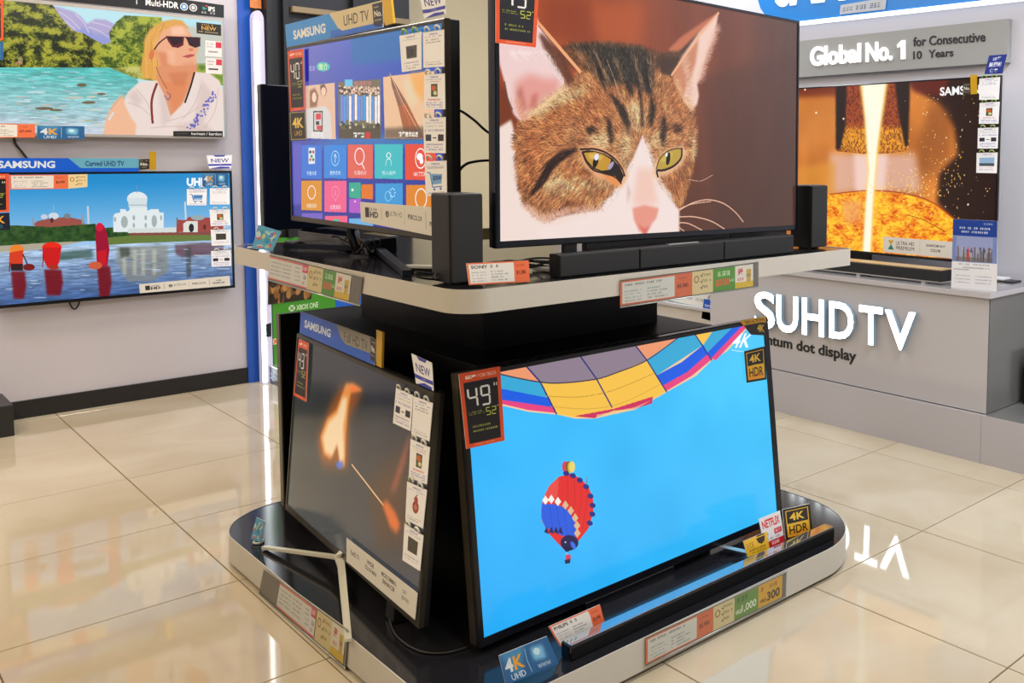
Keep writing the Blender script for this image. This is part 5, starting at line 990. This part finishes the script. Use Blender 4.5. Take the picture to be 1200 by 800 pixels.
# ================================================================ THINGS ON THE UPPER SHELF
def speaker(name, label, x0, y0, x1, y1, z0, z1, group):
    e = empty(name, label, 'speaker', loc=((x0+x1)/2, (y0+y1)/2, z0), group=group); cx, cy = (x0+x1)/2, (y0+y1)/2
    mb = MB(); mb.box(x0-cx, y0+.006-cy, .004, x1-cx, y1-cy, z1-z0, M_black, .004); mb.build('housing', e)
    mb = MB(); mb.box(x0+.002-cx, y0-cy, .006, x1-.002-cx, y0+.006-cy, z1-z0-.002, mat('speaker cloth', (34, 34, 36), .85, noise=.3, nscale=400), .003); mb.build('grille', e)
    for sx in (-.02, .02): mb = MB(); mb.box(sx-.006, -.02, 0, sx+.006, .02, .004, M_black); mb.build('foot', e)
    return e
speaker('satellite_speaker', 'upright black speaker at the near corner of the upper shelf', 1.049, 1.773, 1.131, 1.858, SZ1+.0005, 1.175, None)
speaker('satellite_speaker', 'upright black speaker to the right of the cat television', 2.283, 1.752, 2.364, 1.835, SZ1+.0005, 1.172, None)
sb = empty('soundbar', 'long black three-section soundbar in front of the cat television', 'soundbar', loc=(1.30, 1.722, SZ1+.0005)); zt = .0545
M_cloth = mat('speaker cloth', (34, 34, 36), .85)
mb = MB(); mb.box(0, .004, 0, .862, .040, zt, M_black, .003); mb.build('housing', sb)
for a, b in ((.003, .247), (.252, .556), (.561, .858)): mb = MB(); mb.box(a, -.001, .003, b, .005, zt-.003, M_cloth, .002); mb.build('grille', sb)
mb = MB(); mb.box(.36, .010, zt, .47, .022, zt+.002, M_silver); mb.build('silver_strip', sb)  # thin silver strip on the middle of the housing top
rb = empty('ribbed_soundbar', 'black ribbed speaker box lying behind the menu-tile television leg', 'speaker', F_mn.M.copy()); rb.location = (1.20, 2.93, SZ1+.0005)
rb.rotation_euler = (0, 0, -1.55)
mb = MB(); mb.box(-.02, 0, 0, .44, .09, .045, M_gloss, .004); mb.build('housing', rb)
for k in range(6): mb = MB(); mb.box(-.02, -.004, .006+k*.0068, .44, .0, .0092+k*.0068, M_gloss); mb.build('rib', rb)
rm = empty('remote_control', 'small silver and black remote lying at the near corner of the shelf', 'remote', loc=(1.135, 2.045, SZ1+.0005)); rm.rotation_euler = (0, 0, -.9)
mb = MB(); mb.prism(rrect(-.055, -.021, .055, .021, (.014,)*4, 5), 0, .010, M_black); mb.build('body', rm)
mb = MB(); mb.prism(rrect(-.050, -.018, .050, .018, (.012,)*4, 5), .010, .015, mat('silver plastic', (206, 206, 202), .25, .3)); mb.build('top_cover', rm)
# cables
def cable(label, pts, r=.0028, name='cable', grp=None):
    P = [Vector(p) for p in pts]; out = []
    for i in range(len(P)-1):
        p0 = P[max(i-1, 0)]; p1 = P[i]; p2 = P[i+1]; p3 = P[min(i+2, len(P)-1)]
        for k in range(6):
            t = k/6; out.append(.5*((2*p1)+(p2-p0)*t+(2*p0-5*p1+4*p2-p3)*t*t+(3*p1-p0-3*p2+p3)*t**3))
    out.append(P[-1]); mb = MB(); mb.tube(out, r, M_cable, 6); o = mb.build(name); return tag(o, label, 'cable', grp)
ax = axis_pt
def on_y(y, *px): return [ax(1, y, *p) for p in px]
cable('black cable arching from behind the menu television to the cat television, upper one', on_y(1.97, (528, 128), (540, 130), (556, 141), (568, 152), (580, 160)), .0032)
cable('black cable arching between the two upper televisions, lower one', on_y(1.97, (532, 222), (536, 204), (545, 193), (558, 189), (574, 188), (584, 190)), .0036)
cable('black cable hanging down behind the edge of the menu-tile television', on_y(1.99, (531, 126), (536, 140), (534, 170), (536, 196), (533, 224), (532, 250)), .0026)
cable('thin red-tipped cable hanging near the menu-tile television', on_y(1.98, (534, 150), (539, 166), (538, 182), (536, 196)), .0016)
for k in range(5):
    z = SZ1+.006; x0 = 1.15+.05*k; cable('tangle of black leads on the shelf behind the cat television', [(x0+.16*math.cos(a*1.3+k), 1.86+.035*math.sin(a*2+k*1.7), z+.012*(1+math.sin(a*3+k))) for a in np.linspace(0, 4.2, 9)], .0026, grp='leads tangled on the shelf behind the cat television')
for k in range(3):
    cable('tangle of black leads under the menu-tile television', [(1.18+.03*math.sin(a*2+k), 2.50+.10*math.cos(a+k), SZ1+.012+.02*(1+math.sin(a*2.4+k*2))) for a in np.linspace(0, 4.5, 9)], .0026, grp='leads tangled under the menu-tile television')
cable('black lead running down the left wall between the two televisions', on_y(LW-.008, (16, 158), (18, 168), (25, 177), (32, 186)), .005)
cable('black lead looping below the river temple television', on_y(LW-.02, (81, 345), (82, 356), (87, 362), (92, 357), (93, 347)), .004)
cable('black lead lying on the platform between the two lower televisions', [ax(2, PZ1+.004, *p) for p in ((455, 705), (456, 722), (465, 745), (490, 762), (520, 765), (548, 758))], .003)
I = None
mb = MB(); mb.box(-.02, 0, -.014, .02, .008, .014, mat('beige socket', (196, 176, 120), .5), .002); so = mb.build('wall_socket'); tag(so, 'beige power socket glimpsed between the shelf speaker and the cat television', 'socket')
so.location = ax(1, 1.93, 569, 274)
# price cards standing on the shelves
F_p1 = Frame((1.04, 1.700, SZ1), 0, .05)
card(F_p1, 'price_card', 'orange-edged price card standing at the near corner of the upper shelf', 'price card', [(546.5, 308.5), (619.5, 305), (621, 330), (550, 334)], im_price('SONY', '$1,380'), 0)
F_p2 = Frame((1.28, 1.700, PZ1), 0, .12)
card(F_p2, 'price_card', 'orange-edged price card on the lower platform before the balloon television', 'price card', [(643, 734), (703, 708), (709.5, 731.5), (656.5, 757.5)], im_price('PHILIPS', '$1,498'), 0)
card(Frame((1.1, 1.650, PZ1), 0, .12), 'info_card', 'blue card with white and orange lettering on the near edge of the lower platform', 'card', [(584.5, 768), (641, 745), (655, 777.5), (593, 803)], BLUE, 0)
F_p3 = Frame((1.9, 1.712, PZ1), 0, .10)
I = Img(110, 130, (226, 224, 226)); I.tx('NETFLIX', 10, 14, 90, 34, (206, 26, 36), .03); I.rect(62, 62, 104, 84, (206, 40, 50)); I.tx('推介', 68, 66, 30, 14, (250, 240, 240)); I.scrib(10, 66, 44, 12, GR); I.scrib(10, 90, 80, 9, GR); I.rect(0, 104, 110, 130, (200, 30, 44)); I.tx('SONY', 40, 110, 44, 13, (250, 246, 246), .02)
card(F_p3, 'info_card', 'white and red card standing before the balloon television', 'card', [(889, 608), (914, 598), (919.5, 634), (897, 644)], print_mat('stream print', I.a), -.004)
card(F_p3, 'info_card', 'black and gold card standing near the right end of the lower soundbar', 'card', [(917, 597), (949, 590), (952.5, 625), (921, 633)], HDR, .0, .003)
I = Img(110, 90, (232, 184, 48)); I.poly([(56, 14), (98, 14), (92, 40), (77, 50), (62, 40)], (60, 44, 30)); I.scrib(8, 20, 36, 30, (170, 120, 30)); I.scrib(14, 58, 80, 10, (110, 80, 30)); I.scrib(24, 74, 70, 8, (110, 80, 30)); I.rect(60, 0, 96, 8, (50, 40, 34))
card(F_p3, 'info_card', 'yellow card with a small black shield before the balloon television', 'card', [(871, 634), (898.5, 622.5), (902, 643), (876, 653)], print_mat('yellow print', I.a), .006)
# lower soundbar
lb = empty('soundbar', 'long glossy black soundbar lying along the front of the lower platform', 'soundbar', loc=(1.275, 1.655, PZ1+.0005))
mb = MB(); mb.box(0, 0, 0, 1.02, .034, .037, mat('piano black', (6, 7, 9), .05, 0, .8), .004); mb.build('housing', lb)
mb = MB(); mb.box(.004, -.0012, .002, 1.016, .002, .031, mat('black cloth', (12, 12, 14), .8, 0, .2), .001); mb.build('grille', lb)
mb = MB(); mb.box(.004, .001, .0365, 1.016, .033, .0385, mat('mirror glass top', (196, 204, 214), .06, .95), .0008); mb.build('top_plate', lb)
# acrylic label holders and the labels in them
def holder(fr, quad, label, cards, off=.004):
    q = fr.loc(quad, off); e = empty('label_holder', label, 'label holder', fr.M.copy()); mb = MB()
    a = [(x, -off-.0022, z) for x, z in q]; b = [(x, -off+.0006, z) for x, z in q]
    mb.add(a, [(3, 2, 1, 0)], M_acr); mb.build('front_pane', e)
    mb = MB(); bx = [(x, -off+.0008, z) for x, z in q]; mb.add(bx, [(3, 2, 1, 0)], mat('holder back', (112, 104, 98), .4)); mb.build('back_pane', e)
    mb = MB(); mb.tube([(q[0][0], -off, q[0][1]), (q[1][0], -off, q[1][1])], .0016, mat('holder lip', (170, 166, 156), .2), 6); mb.tube([(q[3][0], -off, q[3][1]), (q[2][0], -off, q[2][1])], .0016, M_silver, 6); mb.build('lip', e)
    for nm, lab, cat, qq, m in cards: card(fr, nm, lab, cat, qq, m, off+.0002, .0006)
def sub(quad, a, b, t=.06, bt=.94):
    Q = np.array(quad, float); f = lambda x, y: Q[0]*(1-x)*(1-y)+Q[1]*x*(1-y)+Q[2]*x*y+Q[3]*(1-x)*y
    return [tuple(f(a, t)), tuple(f(b, t)), tuple(f(b, bt)), tuple(f(a, bt))]
F_ul = Frame((SX0, 3.0, .9), -math.pi/2); Q = [(316, 298), (425, 324.5), (421, 358), (314, 328)]
holder(F_ul, Q, 'clear label holder on the left edge of the upper shelf', [
    ('price_label', 'white and pink price label in the left upper holder', 'price label', sub(Q, .0, .27), PINKL), ('promo_label', 'label with a crimson corner in the left upper holder', 'label', sub(Q, .27, .42), PROMO['pink']), ('promo_label', 'cream ticked label in the left upper holder', 'label', sub(Q, .42, .58), PROMO['tick']),
    ('promo_label', 'green label in the left upper holder', 'label', sub(Q, .58, .72), PROMO['green500']), ('promo_label', 'white and yellow gift label in the left upper holder', 'label', sub(Q, .72, .88), PROMO['gift'])])
F_ur = Frame((1.0, SY0, .9), 0); Q = [(727, 328), (889, 306.5), (889, 336), (727, 360)]
holder(F_ur, Q, 'clear label holder on the right edge of the upper shelf', [
    ('price_label', 'orange-ended price label in the right upper holder', 'price label', sub(Q, .0, .52), im_price('', '$4,980')), ('promo_label', 'cream ticked label in the right upper holder', 'label', sub(Q, .52, .67), PROMO['tick']),
    ('promo_label', 'green label in the right upper holder', 'label', sub(Q, .67, .83), PROMO['green500']), ('promo_label', 'white and yellow gift label in the right upper holder', 'label', sub(Q, .83, .96), PROMO['gift'])])
F_ll = Frame((PX0, 3.0, 0), -math.pi/2); Q = [(309, 666), (408, 738), (404.5, 783), (303, 695)]
holder(F_ll, Q, 'clear label holder on the left edge of the lower platform', [
    ('price_label', 'white and pink price label in the left lower holder', 'price label', sub(Q, .20, .50), PINKL), ('promo_label', 'label with a crimson corner in the left lower holder', 'label', sub(Q, .50, .63), PROMO['pink']),
    ('promo_label', 'cream ticked label in the left lower holder', 'label', sub(Q, .64, .82), PROMO['tick']), ('promo_label', 'white and yellow gift label in the left lower holder', 'label', sub(Q, .82, .97), PROMO['gift'])])
F_lr = Frame((1.0, PY0, 0), 0); Q = [(757, 746.5), (922, 669.5), (921, 698.5), (757, 780.5)]
holder(F_lr, Q, 'clear label holder on the right edge of the lower platform', [
    ('price_label', 'orange-ended price label in the right lower holder', 'price label', sub(Q, .0, .48), im_price('', '$5,980')), ('promo_label', 'cream ticked label in the right lower holder', 'label', sub(Q, .48, .63), PROMO['tick']),
    ('promo_label', 'green label reading one thousand in the right lower holder', 'label', sub(Q, .63, .80), PROMO['green1000']), ('promo_label', 'yellow label reading three hundred in the right lower holder', 'label', sub(Q, .80, .97), PROMO['yellow300'])])
# small blue cards in clear clips
I = Img(100, 120, (92, 160, 200)); [I.ell(random.uniform(8, 92), random.uniform(10, 110), random.uniform(6, 16), random.uniform(6, 14), random.choice([(60, 120, 190), (170, 206, 190), (226, 206, 120), (60, 150, 170), (200, 220, 230), (206, 90, 90)]), .7) for _ in range(26)]; BC = print_mat('small blue print', I.a, .25)
def clip_card(label, fr, quad, base):
    o = card(fr, 'clip_card', label, 'card', quad, BC, 0, .002)
    mb = MB(); mb.tube([Vector(base)+Vector((.014*math.cos(a), .014*math.sin(a), .004)) for a in np.linspace(0, 6.28, 10)], .0035, M_acr if False else mat('clear clip', (190, 196, 190), .15, 0, .8), 6); c = mb.build('clip_base', o); c.matrix_parent_inverse = o.matrix_basis.inverted()
clip_card('tilted sea-blue card at the far left end of the upper shelf', Frame(tuple(ax(2, SZ1+.004, 312, 294)), -1.0, .3), [(303, 263), (329.5, 271), (319, 294), (295, 291)], ax(2, SZ1, 297, 291.5))
clip_card('small blue card on a clear base at the left end of the lower platform', Frame(tuple(ax(2, PZ1+.004, 302, 636)), -1.2, .1), [(300.5, 606), (311, 611), (305, 635.5), (293.5, 631)], ax(2, PZ1, 303, 636))

# ================================================================ THINGS ON THE RIGHT COUNTER
cs = empty('soundbar', 'black soundbar with a beige top on the right counter', 'soundbar', loc=(3.60, 2.06, .711))
mb = MB(); mb.box(0, 0, .014, .09, .80, .062, M_cloth, .004); mb.build('housing', cs)
mb = MB(); mb.box(.002, .002, .062, .088, .798, .067, mat('beige top', (190, 166, 126), .35, .2), .001); mb.build('top_cover', cs)
mb = MB(); mb.box(-.002, 0, .009, .09, .80, .014, M_silver); mb.build('trim_strip', cs)
for y in (.08, .42, .74): mb = MB(); mb.box(0, y, 0, .02, y+.02, .009, M_silver); mb.build('foot', cs)
I = Img(200, 330, (232, 232, 236)); I.rect(0, 0, 200, 90, (34, 66, 150)); I.rect(0, 76, 200, 200, (120, 140, 196)); I.rect(18, 80, 182, 196, (150, 160, 204))
for k in range(60): x = random.uniform(18, 176); y = random.uniform(126, 160); I.rect(x, y, x+random.uniform(3, 8), 196, random.choice([(90, 96, 120), (150, 150, 160), (70, 76, 96), (180, 170, 170), (110, 90, 100)]))
I.poly([(66, 196), (74, 120), (82, 196)], (206, 60, 60)); I.rect(18, 176, 182, 196, (110, 100, 96), .6); I.scrib(140, 12, 44, 8, (220, 228, 244)); I.scrib(30, 34, 140, 10, (240, 244, 250)); I.scrib(40, 52, 120, 10, (240, 244, 250)); I.scrib(30, 206, 140, 8, GR); I.scrib(10, 232, 70, 7, GR); I.scrib(50, 222, 120, 7, GR); [I.scrib(16, 262+16*k, 70, 5, GR) for k in range(3)]; [I.scrib(108, 262+16*k, 70, 5, GR) for k in range(3)]
card(Frame((3.585, 1.99, .711), -1.45, .0), 'info_card', 'tall blue and white card with a city skyline standing on the grey counter', 'card', [(1117, 256.5), (1169, 259), (1167.5, 341.5), (1114.5, 337.5)], print_mat('skyline print', I.a), 0, .004)
tbx = empty('tablet', 'white device with a black tray at the right end of the grey counter', 'device', loc=(3.93, 1.98, .7115))
mb = MB(); mb.box(-.04, -.10, 0, .04, .10, .006, M_black, .002); mb.build('tray', tbx); mb = MB(); mb.box(-.035, -.05, .006, .04, .10, .016, mat('white plastic', (228, 228, 232), .3), .003); mb.build('device_body', tbx)
I = Img(120, 200, (226, 228, 230)); I.scrib(20, 30, 80, 12, GR); [I.scrib(20, 60+24*k, 80, 8, GR) for k in range(4)]
pf = empty('poster_frame', 'black framed notice standing at the far right end of the grey counter', 'frame', loc=(3.82, 1.775, .205))
mb = MB(); mb.box(0, 0, 0, .16, .012, .22, M_black, .002); mb.build('frame', pf); mb = MB(); mb.add([(.01, -.001, .012), (.15, -.001, .012), (.15, -.001, .208), (.01, -.001, .208)], [(0, 1, 2, 3)], print_mat('notice print', I.a), uvs={0: UVQ}); mb.build('notice', pf)
# further counter glimpsed under the shelf
fc = empty('display_counter', 'pale counter glimpsed under the shelf beyond the balloon television', 'counter', loc=(0, 0, 0))
mb = MB(); mb.box(3.72, 3.5, 0, 3.99, 5.2, .40, mat('pale lacquer', (206, 200, 196), .4)); mb.build('cabinet_body', fc); mb = MB(); mb.box(3.70, 3.5, .40, 3.99, 5.2, .415, M_ctr); mb.build('counter_top', fc)
F_fc = Frame((3.74, 5.0, .42), -math.pi/2)
I = Img(240, 40, (230, 230, 226)); I.rect(0, 34, 240, 40, (70, 130, 110)); [I.scrib(10+60*k, 12, 46, 8, GR) for k in range(4)]
card(F_fc, 'feature_strip', 'white strip of small print on the counter glimpsed under the shelf', 'strip', [(768, 335), (830, 346), (826, 363), (766, 351)], print_mat('far strip', I.a), .0, .02)
I = Img(40, 80, (30, 84, 190)); I.scrib(6, 20, 28, 10, WHT); I.scrib(6, 44, 28, 8, WHT); I.rect(0, 64, 40, 80, (226, 150, 80))
card(F_fc, 'promo_tag', 'small blue tag on the counter glimpsed under the shelf', 'tag', [(825, 350), (836, 352), (834, 376), (822, 373)], print_mat('far tag', I.a), .02)

# ================================================================ BEHIND, AT THE END OF THE LEFT WALL
lc = empty('light_column', 'slim white light column beside the blue upright', 'lamp', loc=(1.925, 5.20, 0))
P = [(-.028, 0), (.028, 0), (.028, 1.96)]+[(.0+.028*math.cos(a), 1.98+.05*math.sin(a)) for a in np.linspace(.2, math.pi-.2, 8)]+[(-.028, 1.96)]
mb = MB(); n = len(P); mb.add([(x, 0, z) for x, z in P]+[(x, .05, z) for x, z in P], [tuple(range(n)), tuple(range(2*n-1, n-1, -1))]+[(i, n+i, n+(i+1) % n, (i+1) % n) for i in range(n)], mat('pearl plastic', (196, 192, 214), .3, emit=(200, 200, 230), es=.25)); mb.build('housing', lc)
mb = MB(); mb.box(-.0285, -.004, .01, -.004, .001, 1.97, mat('tube light', (255, 255, 255), .4, emit=(240, 250, 255), es=6.0), .001); mb.build('tube', lc)
I = Img(60, 200, (214, 130, 70)); I.soft([(10, 20), (50, 20), (50, 120), (10, 150)], (226, 84, 40), .8, 10); I.ell(30, 150, 20, 30, (226, 180, 120), .8)
mb = MB(); mb.add([(-.03, 0, 0), (.03, 0, 0), (.03, 0, .4), (-.03, 0, .4)], [(0, 1, 2, 3)], print_mat('orange picture', I.a), uvs={0: UVQ}); mb.box(-.03, .0005, 0, .03, .01, .4, M_black); op = mb.build('picture_panel'); op.location = (1.925, 5.235, 2.045); tag(op, 'orange picture panel above the slim light column', 'picture')
GX1 = ax(1, 5.2, 393, 355).x; GX2 = ax(1, 5.2, 424, 350).x
gd = empty('game_shelf', 'green game display shelf at the end of the left wall', 'shelf unit', loc=(0, 0, 0)); GY = 5.20
M_green = mat('green laminate', (64, 146, 32), .45)
mb = MB(); mb.box(1.960, GY, .10, GX1, 5.32, .80, M_green); mb.build('green_panel', gd)
mb = MB(); mb.box(GX1, GY, .0, GX2, 5.32, .80, mat('blue laminate', (20, 96, 200), .4)); mb.build('blue_panel', gd)
mb = MB(); mb.box(1.935, 4.6, 0, 2.222, GY, .095, mat('dark navy plinth', (30, 36, 56), .35)); mb.box(1.935, 4.6, .095, 2.222, GY, .10, M_silver); mb.build('plinth', gd)
F_gd = Frame((1.960, GY, .13), 0); F_gp = Frame((1.935, GY, 0), -math.pi/2)
text3d(F_gd, 'XBOX ONE', [(347.5, 357.5), (373, 353.5), (373, 360), (347.5, 363.5)], .002, mat('pale green print', (214, 236, 200), .5), 'letter', gd, 0, .01, True)
mb = MB(); c = F_gd.loc([(342, 361)], .002)[0]; mb.add([(c[0]+.018*math.cos(a), -.002, c[1]+.018*math.sin(a)) for a in np.linspace(0, 2*math.pi, 20, endpoint=False)], [tuple(range(20))], mat('pale green print', (214, 236, 200), .5)); mb.add([(c[0]+sx*.011+dx, -.003, c[1]+sz*.011+dz) for sx, sz, dx, dz in ((-1, -1, -.002, .002), (-1, -1, .002, -.002), (1, 1, .002, -.002), (1, 1, -.002, .002))]+[(c[0]+sx*.011+dx, -.003, c[1]+sz*.011+dz) for sx, sz, dx, dz in ((-1, 1, -.002, -.002), (-1, 1, .002, .002), (1, -1, .002, .002), (1, -1, -.002, -.002))], [(0, 1, 2, 3), (4, 5, 6, 7)], M_green); mb.build('emblem', gd).matrix_basis = F_gd.M.copy()
text3d(F_gp, 'information', [(306, 428), (352, 449), (352, 460), (306, 438)], .001, mat('pale blue print', (120, 136, 166), .5), 'letter', gd, 0, .01, True)
I = Img(200, 90, (44, 34, 22)); [I.ell(random.uniform(10, 190), random.uniform(15, 85), random.uniform(6, 16), random.uniform(8, 20), random.choice([(150, 100, 50), (96, 60, 34), (190, 140, 80), (30, 24, 20), (120, 84, 52)]), .8) for _ in range(46)]
card(F_gd, 'game_picture', 'dark brown battle picture above the green panel', 'picture', [(314, 322), (367, 316), (365, 350), (314, 357)], print_mat('battle print', I.a), .004)
I = Img(40, 60, (30, 40, 60)); I.rect(6, 8, 34, 50, (20, 24, 34)); card(F_gd, 'game_picture', 'small dark box picture low on the green panel', 'picture', [(310, 380), (318, 378), (318, 394), (311, 395)], print_mat('box print', I.a), .004)
I = Img(40, 40, (236, 200, 160)); I.line([(6, 6), (34, 34)], 6, (206, 70, 50)); I.line([(34, 6), (6, 34)], 6, (206, 70, 50)); card(F_gd, 'promo_label', 'small white and red label low on the green panel', 'label', [(320, 397), (325.5, 396), (325.5, 403), (320, 404)], print_mat('cross print', I.a), .004)
wm = ax(1, 5.19, 312, 241)
mb = MB(); mb.box(-.022, -.02, -.08, .03, .0, .09, M_green); gp_ = mb.build('green_box'); gp_.location = wm; tag(gp_, 'green game box beside the light column, above the shelf', 'box')
CX1 = ax(1, 5.2, 482, 50).x
cb2 = empty('tall_cabinet', 'tall dark cabinet behind the menu-tile television', 'cabinet', loc=(0, 0, 0)); CY0 = 5.19
M_cab = mat('dark cabinet', (28, 28, 34), .45, noise=.15, nscale=3)
mb = MB(); mb.box(1.962, CY0+.03, .80, CX1, 5.32, 2.7, M_cab); mb.build('carcass', cb2)
for x0, x1 in ((1.962, 1.985), (2.05, 2.08), (2.45, 2.48)): mb = MB(); mb.box(x0, CY0-.01, .80, x1, CY0+.03, 2.7, mat('cabinet upright', (20, 20, 24), .4)); mb.build('upright', cb2)
mb = MB(); mb.box(2.10, CY0-.02, 2.04, CX1-.02, CY0+.03, 2.07, mat('tan rail', (150, 132, 100), .5)); mb.build('rail', cb2)
mb = MB(); mb.box(2.55, CY0, 1.6, 2.74, CY0+.03, 1.95, mat('navy panel', (32, 34, 50), .35)); mb.build('panel', cb2)
# back of a further television on the far side of the shelf
nt_ = empty('television', 'navy-black television edge seen behind the menu-tile television', 'television', loc=(1.24, 2.97, SZ1+.0005)); nt_.rotation_euler = (0, 0, 0)
mb = MB(); mb.box(-.14, 0, .045, .16, .035, .50, mat('navy gloss', (14, 18, 34), .2, .2), .004); mb.build('back_cover', nt_); mb = MB(); mb.box(-.06, -.03, 0, .08, .05, .006, M_black, .002); mb.box(-.02, .005, .004, .03, .03, .06, M_black); mb.build('stand', nt_)
# dark plinth at the far left
mb = MB(); mb.box(-.4, 0, 0, .0, .28, .14, mat('black plinth', (34, 33, 34), .4), .003); o = mb.build('display_plinth'); o.location = (.735, 4.99, 0); tag(o, 'low black plinth on the floor at the foot of the left wall', 'plinth')
